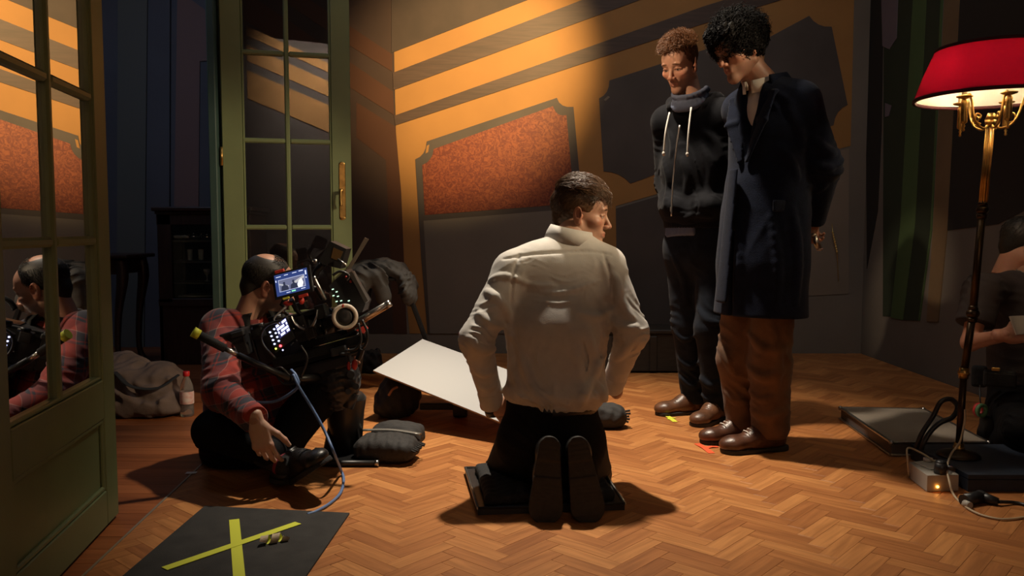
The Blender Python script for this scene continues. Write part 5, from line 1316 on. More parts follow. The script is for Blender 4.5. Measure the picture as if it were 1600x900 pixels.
# crate against the wall behind the standing men
t = thing('long_crate', at(1020, 584, 5.3) * (1, 1, 0), 'long black wooden crate on the floor behind the standing men', 'crate')
x0, x1 = at(935, 560, 5.22)[0], at(1105, 560, 5.22)[0]
M_CR = mat('black_stained_wood', (.020, .017, .014, 1), .6, noise=.3, nscale=12, stretch=(1, 8, 8))
MB().box(((x0 + x1) / 2, 5.38, .13), (x1 - x0, .34, .24), None, .006).build('crate_body', M_CR, t)
MB().box(((x0 + x1) / 2, 5.38, .262), (x1 - x0 + .02, .36, .025), None, .005).build('crate_lid', M_CR, t)
for xx in (x0 + .06, (x0 + x1) / 2, x1 - .06): MB().box((xx, 5.203, .125), (.045, .014, .22), None, .003).build('batten', M_CR, t)
# folding stool with a jacket thrown over it
t = thing('folding_stool', (*at(625, 610, 4.62)[:2], 0), 'black folding stool under a grey jacket behind the bounce board', 'stool')
tp = lambda x, y, Y=4.62: at(x, y, Y)
def leg_to(p, q):
    """extend the line p-q to the floor"""
    return p + (q - p) * (p[2] / (p[2] - q[2]))
for Y in (4.62, 4.9): MB().tube([tp(582, 437, Y), tp(630, 435, Y)], .014, 10).build('seat_rail', M_BLK2, t)
MB().prism([tp(582, 433), tp(630, 431), tp(630, 431, 4.9), tp(582, 433, 4.9)], (0, 0, .012)).build('seat', M_BLACKF, t)
for Y in (4.62, 4.9):
    for a, b_ in (((632, 440), (664, 528)), ((580, 440), (572, 500))):
        p, q = at(*a, Y), at(*b_, Y); g = leg_to(p, q); g[2] = .01; dd = unit(g - p); MB().box((p + g) / 2, (.05, np.linalg.norm(g - p), .022), rot_to(dd), .004).build('leg', M_BLK2, t)
s = Sdf(at(540, 520, 4.7) - .25, at(650, 400, 4.8) + .3, .0065)
P_ = [at(548, 424, 4.72), at(572, 418, 4.74), at(600, 413, 4.75), at(622, 420, 4.74), at(635, 438, 4.7), at(641, 462, 4.68)]
for i in range(5): s.limb(P_[i], P_[i + 1], (.15, .032), (.15, .035), (0, 1, .05), k=.03)
s.limb(P_[4], at(640, 468, 4.62), (.07, .04), (.05, .035), (0, 1, 0), k=.04); s.cone(at(566, 432, 4.56), at(560, 470, 4.56), .05, .035, k=.05); s.cone(at(590, 430, 4.56), at(600, 465, 4.6), .04, .045, k=.05)
s.fold(at(595, 420, 4.65), (.3, .3, .15), (.25, .4, 1), .06, .013, 5); s.fold(at(635, 450, 4.6), .15, (1, .3, -.5), .055, .013, 6)
tag(s.build('jacket', mat('charcoal_jacket_cloth', (.035, .032, .030, 1), .85, noise=.2, nscale=30, bump=.3, bscale=300)), 'crumpled charcoal jacket draped over the folding stool', 'jacket')
# dark clutter by the wall beyond the door
c = at(574, 572, 5.25); c[2] = .07; s = Sdf(c - .3, c + .3, .008); s.rbox(c, (.17, .16, .13), None, .04); s.lumps(.008, .1, 8); s.cut((0, 0, .002), (0, 0, -1)); tag(s.build('lens_pouch', M_BLACKF), 'small black pouch on the floor beside the green door foot', 'bag')
# crumpled bag and bottle in the doorway
s = Sdf((-2.25, 3.9, -.02), (-1.4, 4.6, .4), .009)
c = fl(215, 655) + (0, .14, 0)
s.ell(c + (.045, .03, .12), (.12, .13, .125), k=.05); s.ell(c + (-.10, .02, .12), (.17, .15, .13), k=.06); s.ell(c + (-.0, -.03, .05), (.21, .14, .07), k=.06); s.ell(c + (-.17, .1, .17), (.13, .1, .12), k=.06)
s.fold(c + (0, -.08, .1), (.3, .25, .2), (.5, .2, 1), .14, .014, 12); s.fold(c + (.1, -.1, .12), .15, (1, 0, -.5), .10, .010, 13); s.lumps(.006, .12, 4); s.cut((0, 0, .003), (0, 0, -1))
t = thing('duffel_bag', c * (1, 1, 0), 'slumped brown canvas duffel bag on the red boards by the green door', 'bag')
s.build('bag_body', mat('taupe_canvas', (.11, .075, .062, 1), .85, noise=.2, nscale=14, bump=.35, bscale=260), t)
MB().tube([c + (-.12, -.10, .22), c + (-.02, -.15, .16), c + (.1, -.135, .15), c + (.17, -.06, .20)], .008, 8, 6, flat=(1.8, .5)).build('strap', M_BLACKF, t, 'dark carrying strap')
b0 = fl(289, 652) + (0, .03, 0); t = thing('water_bottle', b0, 'clear plastic bottle with a red cap beside the brown duffel bag', 'bottle')
gm = mat('clear_plastic', (.8, .8, .8, 1), .06); gm.node_tree.nodes['Principled BSDF'].inputs['Transmission Weight'].default_value = .92; gm.node_tree.nodes['Principled BSDF'].inputs['IOR'].default_value = 1.25
MB().lathe([(.012, .002), (.029, .0), (.032, .01), (.032, .045), (.029, .06), (.032, .075), (.032, .125), (.029, .15), (.018, .18), (.0125, .19), (.0125, .2)], b0, 20).build('bottle_body', gm, t)
MB().lathe([(.0322, .062), (.0332, .066), (.0332, .118), (.0322, .122)], b0, 20, caps=False).build('paper_label', mat('pink_white_label', (.55, .22, .2, 1), .6, noise=.6, nscale=40, col2=(.65, .62, .6, 1)), t, 'pale pink wrapped label')
MB().lathe([(.0155, .196), (.016, .2), (.016, .216), (.0145, .219)], b0, 18).build('cap', mat('red_cap', (.5, .015, .02, 1), .4), t, 'red screw cap')

# ------------------------------------------------------------------ furniture in the next room
M_MAHO = mat('dark_mahogany', (.030, .014, .010, 1), .4, noise=.35, nscale=9, stretch=(6, 6, 1))
x0, x1 = at(248, 450, 5.55)[0], at(248, 450, 5.55)[0] + .62; y0, y1 = 5.55, 5.92; zt = at(290, 323, 5.55)[2]
t = thing('display_cabinet', ((x0 + x1) / 2, (y0 + y1) / 2, 0), 'dark wooden display cabinet with a glass front in the next room', 'cabinet')
W_ = x1 - x0; xc = (x0 + x1) / 2; yc = (y0 + y1) / 2
MB().box((x0 + .012, yc, zt / 2), (.024, y1 - y0, zt - .04), None, .002).build('side_panel', M_MAHO, t); MB().box((x1 - .012, yc, zt / 2), (.024, y1 - y0, zt - .04), None, .002).build('side_panel', M_MAHO, t)
MB().box((xc, y1 - .01, zt / 2), (W_, .02, zt - .06), None, .002).build('back_panel', M_MAHO, t)
MB().box((xc, yc - .01, zt - .015), (W_ + .05, y1 - y0 + .05, .03), None, .008, 2).box((xc, yc - .005, zt - .04), (W_ + .02, y1 - y0 + .02, .02), None, .004).build('cornice', M_MAHO, t)
MB().box((xc, yc, .2), (W_, y1 - y0, .4), None, .004).build('lower_cupboard', M_MAHO, t)
fr_ = MB()
for xx in (x0 + .05, x1 - .05): fr_.box((xx, y0 + .0, (zt + .4) / 2), (.09, .022, zt - .44), None, .003)
fr_.box((xc, y0, zt - .085), (W_, .022, .07), None, .003).box((xc, y0, .42), (W_, .022, .05), None, .003)
dr = fr_.build('glazed_door', M_MAHO, t); MB().box((xc, y0 + .004, (zt + .4) / 2 - .02), (W_ - .18, .004, zt - .54), None, 0).build('pane', M_GLASS, dr)
shz = [at(300, 375, 5.7)[2], at(300, 407, 5.7)[2], at(300, 440, 5.7)[2]]
for z in shz: MB().box((xc, yc + .01, z - .006), (W_ - .06, y1 - y0 - .07, .012), None, .002).build('shelf', mat('pale_shelf', (.16, .17, .18, 1), .5), t)
M_SILV = mat('polished_silver', (.75, .76, .78, 1), .15, 1.0); M_GLS = mat('pale_glass', (.7, .78, .85, 1), .08, spec=.8)
def pot(x, z, sc, lab):
    p = np.array((x, 5.7, z)); tt = thing('silver_pot', p, '', 'pot', 'silver pots in the cabinet'); tt['label'] = lab
    MB().lathe([(.02 * sc, 0), (.024 * sc, .006 * sc), (.045 * sc, .02 * sc), (.05 * sc, .04 * sc), (.038 * sc, .06 * sc), (.024 * sc, .068 * sc), (.03 * sc, .072 * sc), (.01 * sc, .085 * sc), (.006 * sc, .095 * sc)], p, 18).build('pot_body', M_SILV, tt)
    MB().tube([p + np.array((.045, 0, .03)) * sc, p + np.array((.07, 0, .045)) * sc, p + np.array((.085, 0, .07)) * sc], [.009 * sc, .007 * sc, .005 * sc], 8, 5).build('spout', M_SILV, tt)
    MB().tube([p + np.array((-.04, 0, .055)) * sc, p + np.array((-.075, 0, .06)) * sc, p + np.array((-.078, 0, .03)) * sc, p + np.array((-.045, 0, .02)) * sc], .004 * sc, 6, 5).build('pot_handle', M_SILV, tt)
pot(at(303, 375, 5.7)[0], shz[0] + .001, .62, 'larger silver pot, left of two on the upper shelf of the cabinet'); pot(at(324, 375, 5.7)[0], shz[0] + .001, .5, 'smaller silver pot, right of two on the upper shelf of the cabinet')
for px in (297, 314):
    p = np.array((at(px, 400, 5.72)[0], 5.72, shz[1] + .001)); o = MB().lathe([(.014, 0), (.016, .003), (.019, .075), (.0175, .075), (.0145, .006)], p, 16).build('tumbler', M_GLS); tag(o, f"{'left' if px < 300 else 'right'} of two tall glass tumblers on the middle shelf of the cabinet", 'glass', 'tumblers in the cabinet')
p = np.array((at(322, 440, 5.7)[0], 5.72, shz[2] + .001)); o = MB().lathe([(.02, 0), (.018, .004), (.004, .01), (.004, .04), (.02, .055), (.024, .085), (.0225, .085), (.018, .056)], p, 16).build('wine_glass', M_GLS); tag(o, 'stemmed glass on the lowest shelf of the dark cabinet', 'glass')
o = MB().prism([(x0 + .1, 5.62, .448), (x1 - .03, 5.62, .448), (x1 - .03, 5.86, .448), (x0 + .1, 5.86, .448)], (0, 0, .012)).build('tray', mat('white_tray', (.5, .52, .53, 1), .5)); tag(o, 'white tray lying in the bottom of the dark display cabinet', 'tray')
# console table
zt = at(170, 398, 5.2)[2]; xr = at(199, 400, 5.2)[0]; t = thing('console_table', (xr - .5, 5.35, 0), 'dark wooden console table with curved legs beyond the green door', 'table')
MB().box((xr - .5, 5.4, zt - .012), (1.0, .42, .025), None, .008, 2).build('tabletop', M_MAHO, t); MB().box((xr - .5, 5.4, zt - .075), (.86, .34, .1), None, .005).build('apron', M_MAHO, t)
for sx in (-.07, -.93):
    for yy in (5.25, 5.55):
        q = 1 if sx > -.5 else -1
        MB().tube([(xr + sx, yy, zt - .03), (xr + sx + .012 * q, yy, zt - .15), (xr + sx - .02 * q, yy, zt * .5), (xr + sx - .03 * q, yy, .12), (xr + sx + .02 * q, yy, .0)], [.034, .036, .022, .017, .026], 12, 6).build('leg', M_MAHO, t)
# pedestal with the candle, lighting truss
px_ = at(30, 370, 4.6); t = thing('pedestal', (px_[0], 4.6, 0), 'pale square pedestal seen through the panes of the nearer green door', 'pedestal')
zz = at(30, 371, 4.6)[2]; MB().box((px_[0], 4.6, zz / 2 - .01), (.24, .24, zz - .02), None, .004).build('shaft', mat('grey_box_paint', (.05, .05, .055, 1), .7), t); MB().box((px_[0], 4.6, zz - .012), (.28, .28, .024), None, .004).build('top_slab', mat('pale_slab', (.42, .43, .44, 1), .6), t)
t = thing('candlestick', (px_[0], 4.6, zz), 'dark turned candlestick with a tall white candle on the pale pedestal', 'candlestick')
b0 = np.array((px_[0], 4.6, zz))
MB().lathe([(.03, 0), (.032, .006), (.026, .022), (.026, .03)], b0, 18).build('base', mat('white_china', (.6, .6, .6, 1), .3), t, 'pale china base'); MB().lathe([(.014, .03), (.010, .04), (.016, .05), (.008, .062), (.015, .074), (.008, .084), (.014, .095), (.016, .105)], b0, 16).build('stem', M_MAHO, t, 'dark turned stem')
MB().lathe([(.011, .105), (.0105, .2), (.009, .235), (.004, .24)], b0, 12).build('candle', mat('white_wax', (.7, .69, .66, 1), .5), t, 'white candle')
t = thing('lighting_truss', at(20, 500, 5.8) * (1, 1, 0), 'silver lighting truss standing behind the candle and pedestal', 'truss')
xa, xb = at(5, 200, 5.8)[0], at(47, 200, 5.8)[0]
for xx in (xa, xb): MB().cyl((xx, 5.8, 0.0), (xx, 5.8, 3.0), .016, seg=12).build('chord', M_STEEL, t)
for i in range(12):
    z0 = .1 + i * .235; MB().cyl((xa if i % 2 else xb, 5.8, z0), (xb if i % 2 else xa, 5.8, z0 + .235), .007, seg=8).build('brace', M_STEEL, t)

# ------------------------------------------------------------------ right-hand group: lamp, cases, power box
def lampthing():
    Y = 3.05; base = at(1497, 722, Y); base[2] = .061
    t = thing('floor_lamp', base, 'brass floor lamp with a glowing red drum shade', 'lamp')
    M_DK = mat('dark_bronze', (.05, .030, .016, 1), .35, .8)
    j = lambda x, y: at(x, y, Y)
    p = [base + (0, 0, .02), j(1506, 583), j(1520, 490), j(1535, 328), j(1548, 190)]
    MB().lathe([(.075, 0), (.075, .006), (.065, .014), (.03, .022), (.014, .03)], base, 32).build('base', M_DK, t)
    MB().cyl(p[0], p[1], .0125).cyl(p[1], p[2], .0135).cyl(p[2], p[3], .0135).build('pole', M_DK, t)
    mb = MB(); d = unit(p[4] - p[3]); sdv = unit(np.cross(d, (0, 1, 0))); bi = np.cross(d, sdv); mb.cyl(p[3] + d * .02, p[4] - d * .01, .0125)
    for i in range(10):
        o_ = (math.cos(i * .628) * sdv + math.sin(i * .628) * bi) * .0125; mb.cyl(p[3] + d * .025 + o_, p[4] - d * .02 + o_, .0028, seg=6)
    mb.build('fluted_stem', M_BRASS, t)
    for q, r_, m in ((p[3], .021, M_DK), (p[2], .023, M_DK)):
        MB().ball(q, (r_, r_, r_ * .85), None, 18, 12).cyl(q - d * .032, q - d * .016, .016, .019).cyl(q + d * .016, q + d * .03, .018, .014).build('knop', m, t)
    for q in (p[1], base + (0, 0, .03)): MB().cyl(q - d * .02, q + d * .02, .017).cyl(q - d * .006, q + d * .006, .020).build('brass_collar', M_BRASS, t, 'brass collar on the pole')
    MB().cyl(p[4] - d * .015, p[4] + d * .005, .017, .02).cyl(p[4] + d * .005, p[4] + d * .03, .02, .012).build('cap', M_BRASS, t)
    top = p[4]; c = np.array((at(1556, 150, Y)[0], Y + .02, 0)); zb, ztp = at(1556, 152, Y)[2], at(1556, 74, Y)[2]
    rb, rt = .262, .195
    red = mat('red_lamp_shade', (.55, .008, .03, 1), .6); nt = red.node_tree
    tr = nt.nodes.new('ShaderNodeBsdfTranslucent'); tr.inputs[0].default_value = (.7, .012, .085, 1); mx = nt.nodes.new('ShaderNodeMixShader'); mx.inputs[0].default_value = .6
    nt.links.new(nt.nodes['Principled BSDF'].outputs[0], mx.inputs[1]); nt.links.new(tr.outputs[0], mx.inputs[2]); nt.links.new(mx.outputs[0], nt.nodes['Material Output'].inputs[0])
    lin = mat('white_shade_lining', (.85, .82, .76, 1), .8); nt = lin.node_tree
    tr = nt.nodes.new('ShaderNodeBsdfTranslucent'); tr.inputs[0].default_value = (.8, .72, .6, 1); mx = nt.nodes.new('ShaderNodeMixShader'); mx.inputs[0].default_value = .25
    nt.links.new(nt.nodes['Principled BSDF'].outputs[0], mx.inputs[1]); nt.links.new(tr.outputs[0], mx.inputs[2]); nt.links.new(mx.outputs[0], nt.nodes['Material Output'].inputs[0])
    sh = MB().lathe([(rb, zb), (rb * .55 + rt * .45, zb * .5 + ztp * .5), (rt, ztp)], c, 64, caps=False).build('shade', red, t, 'red fabric shade')
    MB().lathe([(rb - .004, zb), (rb * .55 + rt * .45 - .004, zb * .5 + ztp * .5), (rt - .004, ztp)], c, 64, caps=False).build('lining', lin, sh, 'white lining')
    dk = mat('dark_red_trim', (.05, .004, .008, 1), .7)
    for r_, z in ((rb, zb), (rt, ztp)): MB().lathe([(r_ + .002, z - .006), (r_ + .003, z), (r_ + .002, z + .006), (r_ - .006, z + .006), (r_ - .006, z - .006), (r_ + .002, z - .006)], c, 64, caps=False).build('trim_ring', dk, sh, 'dark trim ring')
    cx = np.array((c[0], c[1], zb + .0))
    for k, a in enumerate((200, 262, 330, 40, 110)):
        dv = np.array((math.cos(math.radians(a)), math.sin(math.radians(a)), 0)); e = cx + dv * .135 + (0, 0, -.0)
        arm = [top + (0, 0, -.0), top + dv * .03 + (0, 0, -.025), top + dv * .065 + (0, 0, -.012), top + dv * .085 + (0, 0, .02), cx + dv * .105 + (0, 0, .004), e]
        MB().tube(arm, .0045, 8, 6).tube([top + dv * .05 + (0, 0, -.01), top + dv * .075 + (0, 0, .0), top + dv * .07 + (0, 0, .025), top + dv * .05 + (0, 0, .02), top + dv * .055 + (0, 0, .008)], .0035, 8, 6).build('scroll_arm', M_BRASS, t)
        MB().lathe([(.004, -.012), (.026, -.004), (.028, .0), (.01, .004)], e, 18).build('drip_pan', M_BRASS, t)
        MB().lathe([(.003, -.125), (.0055, -.12), (.003, -.113), (.006, -.106), (.003, -.1), (.011, -.094), (.012, -.088), (.0105, -.03), (.012, -.02), (.006, -.01)], e, 14).build('candle_drop', M_BRASS, t)
        if k in (0, 2, 4):
            MB().cyl(e, e + (0, 0, .04), .010).build('candle_sleeve', mat('ivory_sleeve', (.7, .62, .45, 1), .5), t)
            MB().lathe([(.006, .04), (.017, .062), (.016, .08), (.006, .105), (.001, .112)], e, 14).build('bulb', mat('lit_bulb', (1, .8, .5, 1), .3, emit=(1, .72, .36), estr=60), t)
            lamp('lamp_bulb_light', 'POINT', e + (0, 0, .075), None, 13, (1, .88, .66), shadow_soft_size=.018)
lampthing()
# silver flight-case lid
zc = .06; A, B, Cc, D = fl(1313, 636, zc), fl(1443, 638, zc), fl(1545, 690, zc), fl(1393, 690, zc); up_ = np.array((0, 0, 1.))
t = thing('flight_case_lid', (A + B + Cc + D) / 4 * (1, 1, 0), 'flat silver flight-case lid on the floor left of the lamp', 'case')
g = (A + B + Cc + D) / 4; sh_ = lambda p, k: g + (p - g) * k
MB().prism([sh_(p, .985) * (1, 1, 0) + (0, 0, .002) for p in (A, B, Cc, D)], (0, 0, .054)).build('case_side', mat('dull_case_side', (.10, .085, .08, 1), .5, .3), t)
MB().prism([sh_(p, .97) * (1, 1, 0) + (0, 0, .056) for p in (A, B, Cc, D)], (0, 0, .003)).build('top_panel', mat('brushed_top_panel', (.30, .25, .20, 1), .5, .35, noise=.15, nscale=4), t)
for p, q in ((A, B), (B, Cc), (Cc, D), (D, A)):
    for zz in (.057, .006): MB().box((p + q) / 2 * (1, 1, 0) + (0, 0, zz), (np.linalg.norm(p - q), .014, .008), rot_to(np.cross((0, 0, 1), unit(q - p) * (1, 1, 0))), .002).build('edge_profile', M_STEEL, t)
for p in (A, B, Cc, D): MB().ball(p * (1, 1, 0) + (0, 0, .055), .0105, None, 12, 8).build('corner_cap', M_STEEL, t)
# flat blue case
zc = .06; B, Cc = fl(1650, 694, zc), fl(1650, 742, zc); A = np.array((1.572, B[1], zc)); D = np.array((1.572, Cc[1], zc)); Cc[0] = B[0]
t = thing('blue_case', (A + B + Cc + D) / 4 * (1, 1, 0), 'flat dark blue equipment case under the floor lamp', 'case')
M_BLUE = mat('dark_blue_case', (.016, .024, .042, 1), .6, noise=.2, nscale=14, bump=.3, bscale=200)
b_ = lambda p: np.array((p[0], p[1], 0.002))
MB().prism([b_(A), b_(B), b_(Cc), b_(D)], (0, 0, .040)).build('case_body', M_BLUE, t); MB().prism([b_(p) + (0, 0, .043) for p in (A, B, Cc, D)], (0, 0, .015)).build('case_top', M_BLUE, t)
# power box
zc = .058; A, B, Cc, D = fl(1420, 722, zc), fl(1462, 718, zc), fl(1498, 742, zc), fl(1449, 743, zc)
t = thing('power_box', (A + B + Cc + D) / 4 * (1, 1, 0), 'grey power distribution box with a glowing orange light', 'power box')
M_PG = mat('grey_power_plastic', (.36, .33, .29, 1), .5)
MB().prism([b_(p) for p in (A, B, Cc, D)], (0, 0, .056)).build('box_body', M_PG, t)
g = (A + B + Cc + D) / 4; MB().prism([g + (p - g) * k + (0, 0, .001) for p, k in ((A, .8), (B, .8), (Cc, .35), (D, .35))], (0, 0, .004)).build('socket_plate', mat('pale_socket', (.5, .46, .4, 1), .45), t)
MB().ball(at(1464, 760, Cc[1] - .004) * (1, 0, 1) + np.array((0, fl(1464, 769)[1] - .0, 0)), .0045, None, 10, 8).build('indicator_light', mat('orange_led', (1, .4, .05, 1), .3, emit=(1, .36, .05), estr=14), t, 'glowing orange indicator')
pc = fl(1470, 728, .085); tag(MB().cyl(pc + (0, 0, -.024), pc + (0, 0, .012), .022, .019, 18).ball(pc + (0, 0, .012), (.019, .019, .010), None, 14, 8).cyl(pc + (.015, -.01, 0), pc + (.04, -.02, -.008), .008).build('mains_plug', M_BLK1), 'round black mains plug standing in the grey power box', 'plug')
pc = fl(1450, 719, .068); tag(MB().cyl(pc + (0, 0, -.006), pc + (0, 0, .008), .016, seg=18).build('socket_cap', mat('cream_cap', (.5, .46, .4, 1), .5)), 'round cream socket cap on top of the grey power box', 'socket cap')
pa, pb, pc_ = fl(1506, 782, .018), fl(1532, 776, .02), fl(1560, 784, .014)
t = thing('cable_connector', pb * (1, 1, 0), 'chunky black cable connector on the floor by the power box', 'connector')
MB().cyl(pa, pb, .02, .021, 14).build('plug_half', M_BLK1, t); MB().cyl(pb, pc_, .020, .012, 14).ball(pb, .022, None, 14, 10).build('socket_half', M_BLK1, t); MB().cyl(fl(1507, 786, .012), fl(1516, 790, .012), .011, seg=10).build('grey_ring', M_PG, t, 'grey ring of the plug')
tag(MB().tube([pc_, fl(1590, 786, .006), fl(1625, 796, .006), fl(1660, 800, .006)], .006, 8, 6).build('mains_cable', M_BLK1), 'black mains cable running off right from the connector', 'cable')
tag(MB().tube([at(1508, 640, 3.0), at(1507, 660, 2.98), at(1500, 690, 2.94), at(1487, 708, 2.92), at(1480, 730, 2.84), at(1484, 755, 2.78), fl(1492, 776, .005), fl(1515, 796, .005), fl(1545, 808, .005), fl(1580, 811, .005), fl(1640, 800, .005)], .0038, 8, 6).build('lamp_flex', mat('old_white_flex', (.42, .33, .22, 1), .6)), 'thin cream lamp flex trailing past the power box', 'cable')
tag(MB().tube([at(1420, 745, 2.97), at(1418, 718, 2.96), at(1419, 700, 3.02), at(1440, 708, 3.0), at(1462, 722, 2.93)], .0035, 8, 6).build('thin_flex', mat('old_white_flex', (.42, .33, .22, 1), .6)), 'thin pale wire looped over the corner of the grey power box', 'cable')
tag(MB().tube([fl(1432, 700, .065), at(1440, 678, 3.14), at(1458, 650, 3.16), at(1470, 628, 3.16), at(1486, 624, 3.16), at(1496, 636, 3.14), at(1488, 652, 3.13), at(1470, 660, 3.13), at(1456, 672, 3.13), at(1444, 690, 3.12), fl(1440, 702, .066)], .0095, 8, 7).build('thick_cable', M_BLK1), 'thick black cable standing up in a loop on the blue case', 'cable')
pc = at(1532, 641, 3.42); t = thing('tape_roll', pc, 'small red and green roll of tape hanging by a cord behind the lamp pole', 'tape')
MB().tube([pc + (0, 0, .022), pc + (.002, .01, .05), at(1531, 602, 3.47)], .003, 6, 4).build('cord', M_BLK1, t)
Rr = rot_to((.3, -1, 0)) @ np.array(((1, 0, 0), (0, 0, 1), (0, -1, 0.)))
MB().lathe([(.016, -.012), (.03, -.012), (.03, 0), (.016, 0), (.016, -.012)], pc, 22, Rr, caps=False).build('red_half', mat('red_tape', (.5, .03, .03, 1), .5), t, 'red tape'); MB().lathe([(.016, .0), (.029, .0), (.029, .012), (.016, .012), (.016, 0)], pc, 22, Rr, caps=False).build('green_half', mat('green_tape', (.10, .22, .1, 1), .5), t, 'green tape')
# ------------------------------------------------------------------ film camera on its low mount
def rig():
    Y = 3.06
    t = thing('film_camera', fl(540, 722), 'black film camera rig with lit screens on a low mount, beside the seated operator', 'camera')
    B1, B2, ST = M_BLK1, M_BLK2, M_STEEL
    P = lambda x, y, dy=0.: at(x, y, Y + dy)
    def plate(nm, pts, dy, dep, m, par=t, label=None): return ppoly(MB(), pts, Y + dy, dep).build(nm, m, par, label)
    scr = lambda nm, c, e=2.0: mat(nm, (.01, .01, .01, 1), .3, emit=c, estr=e)
    # body, built along an axis rising to the right
    ax = unit(P(560, 500) - P(400, 545)); R = rot_to(np.cross((0, 0, 1), ax), (0, 0, 1)); R = np.stack((ax, (0, 1, 0), np.cross(ax, (0, 1, 0))), 1)
    bx = lambda nm, x, y, size, dy=0., m=B1, bv=.006, par=t, seg=2, RR=None, label=None: MB().box(P(x, y, dy), size, R if RR is None else RR, bv, seg).build(nm, m, par, label)
    body = bx('camera_body', 448, 528, (.21, .13, .15), .10)
    bx('battery_plate', 392, 545, (.07, .10, .13), .08); bx('battery', 372, 536, (.09, .085, .10), .02, M_BLK1)
    bx('shoulder_bar', 500, 548, (.36, .03, .035), .0, B2, .004); bx('top_plate', 470, 492, (.20, .10, .018), .1, B2, .004)
    MB().tube([P(440, 478, .1), P(452, 462, .1), P(490, 450, .1), P(505, 468, .1)], .010, 10, 6).build('top_handle', B1, t)
    lx = unit(np.array((.85, .45, .18))); MB().cyl(P(478, 512, .12), P(478, 512, .12) + lx * .16, .05, .052, 24).build('lens_barrel', B1, t)
    MB().cyl(P(478, 512, .12) + lx * .05, P(478, 512, .12) + lx * .065, .054, seg=24).cyl(P(478, 512, .12) + lx * .1, P(478, 512, .12) + lx * .115, .055, seg=24).build('lens_ring', B2, t)
    MB().tube([P(455, 492, -.02), P(462, 506, -.02), P(475, 514, -.02), P(487, 510, -.02), P(494, 496, -.02), P(496, 484, -.02)], [.005, .007, .008, .008, .007, .004], 10, 6, flat=(1.5, .6)).build('mount_bracket', ST, t, 'curved bare steel bracket')
    # keypad side with lit keys and readout
    kp = plate('keypad', [(416, 516), (446, 494), (460, 528), (430, 552)], -.03, .03, B1)
    ex, ey = P(446, 494, -.032) - P(416, 516, -.032), P(430, 552, -.032) - P(416, 516, -.032)
    q = lambda a, b: P(416, 516, -.033) + ex * a + ey * b
    kb = scr('lit_key', (.55, .6, 1), 3.0)
    mb = MB()
    for i in range(2):
        for jx in range(4): mb.ball(q(.12 + .22 * i, .16 + .17 * jx), (.0042, .0022, .0034), None, 10, 6)
    mb.build('lit_key', kb, kp, 'bluish white lit keys'); MB().ball(q(.33, .88), (.0048, .003, .0045), None, 10, 6).build('record_light', scr('red_led', (1, .04, .05), 9), kp, 'red light'); MB().ball(q(.1, .86), (.0036, .003, .0034), None, 10, 6).build('ready_light', scr('yellow_led', (.7, .8, .08), 5), kp, 'yellow green light')
    MB().ball(q(.36, 1.08), (.003, .002, .003), None, 8, 6).build('small_light', kb, kp)
    rd = MB().prism([q(.42, .05), q(.98, .05), q(.98, .62), q(.42, .62)], (0, .002, 0)).build('readout', scr('readout_ground', (.06, .06, .2), .6), kp)
    mb = MB()
    for i, rows in enumerate(((0, 1, 2, 4, 5, 6), (0, 1, 2, 3, 4, 6), (0, 2, 3, 4, 5, 6), (1, 2, 3, 5, 6))):
        for k in rows:
            a, b_ = .45 + k * .075, .08 + i * .135; mb.prism([q(a, b_) - (0, .0006, 0), q(a + .06, b_) - (0, .0006, 0), q(a + .06, b_ + .095) - (0, .0006, 0), q(a, b_ + .095) - (0, .0006, 0)], (0, .0006, 0))
    mb.build('readout_figures', scr('readout_figures', (.62, .64, 1), 2.6), rd)
    # operator monitor
    M0 = [(428, 431), (479, 418), (484, 452), (433, 464)]
    mo = plate('monitor', [(424, 429), (483, 414), (489, 455), (430, 469)], -.05, .022, B1)
    ex, ey = P(479, 418, -.0525) - P(428, 431, -.0525), P(433, 464, -.0525) - P(428, 431, -.0525)
    q = lambda a, b: P(428, 431, -.0525) + ex * a + ey * b
    def scrp(nm, pts, col, lay, e=1.0): return MB().prism([q(a, b) - (0, .0005 * lay, 0) for a, b in pts], (0, .0005, 0)).build(nm, scr(nm, col, e), sc)
    sc = MB().prism([q(0, 0), q(1, 0), q(1, 1), q(0, 1)], (0, .002, 0)).build('screen', scr('screen_blue', (.03, .055, .20), 1), mo, 'bright blue screen')
    rc = lambda a0, b0, a1, b1: [(a0, b0), (a1, b0), (a1, b1), (a0, b1)]
    mb = MB()
    for a0, b0, a1, b1 in ((.1, .26, .9, .285), (.1, .80, .9, .825), (.1, .26, .115, .825), (.885, .26, .9, .825)): mb.prism([q(a, b) - (0, .001, 0) for a, b in rc(a0, b0, a1, b1)], (0, .0005, 0))
    mb.build('frame_line', scr('frame_line', (.5, .55, .8), 1), sc)
    scrp('picture', rc(.115, .285, .885, .80), (.16, .17, .28), 1); scrp('picture_band', [(.12, .42), (.4, .6), (.4, .66), (.12, .5)], (.5, .5, .55), 2); scrp('picture_band', [(.5, .52), (.88, .30), (.88, .42), (.55, .62)], (.55, .53, .55), 2)
    scrp('picture_glow', [(.66, .66), (.72, .5), (.8, .42), (.84, .62), (.8, .8), (.68, .8)], (1, .95, .9), 3, 2)
    for cx in (.27, .55): scrp('picture_figure', [(cx - .11, .8), (cx - .09, .6), (cx - .03, .54), (cx - .03, .40), (cx + .03, .40), (cx + .03, .54), (cx + .1, .6), (cx + .12, .8)], (.03, .035, .07), 3)
    mb = MB()
    for a0, b0, a1, b1 in ((.05, .1, .2, .13), (.3, .08, .42, .11), (.55, .07, .68, .10), (.75, .05, .88, .09), (.02, .25, .05, .34), (.93, .1, .97, .3), (.93, .4, .96, .46), (.3, .9, .42, .93), (.75, .88, .88, .91)): mb.prism([q(a, b) - (0, .001, 0) for a, b in rc(a0, b0, a1, b1)], (0, .0005, 0))
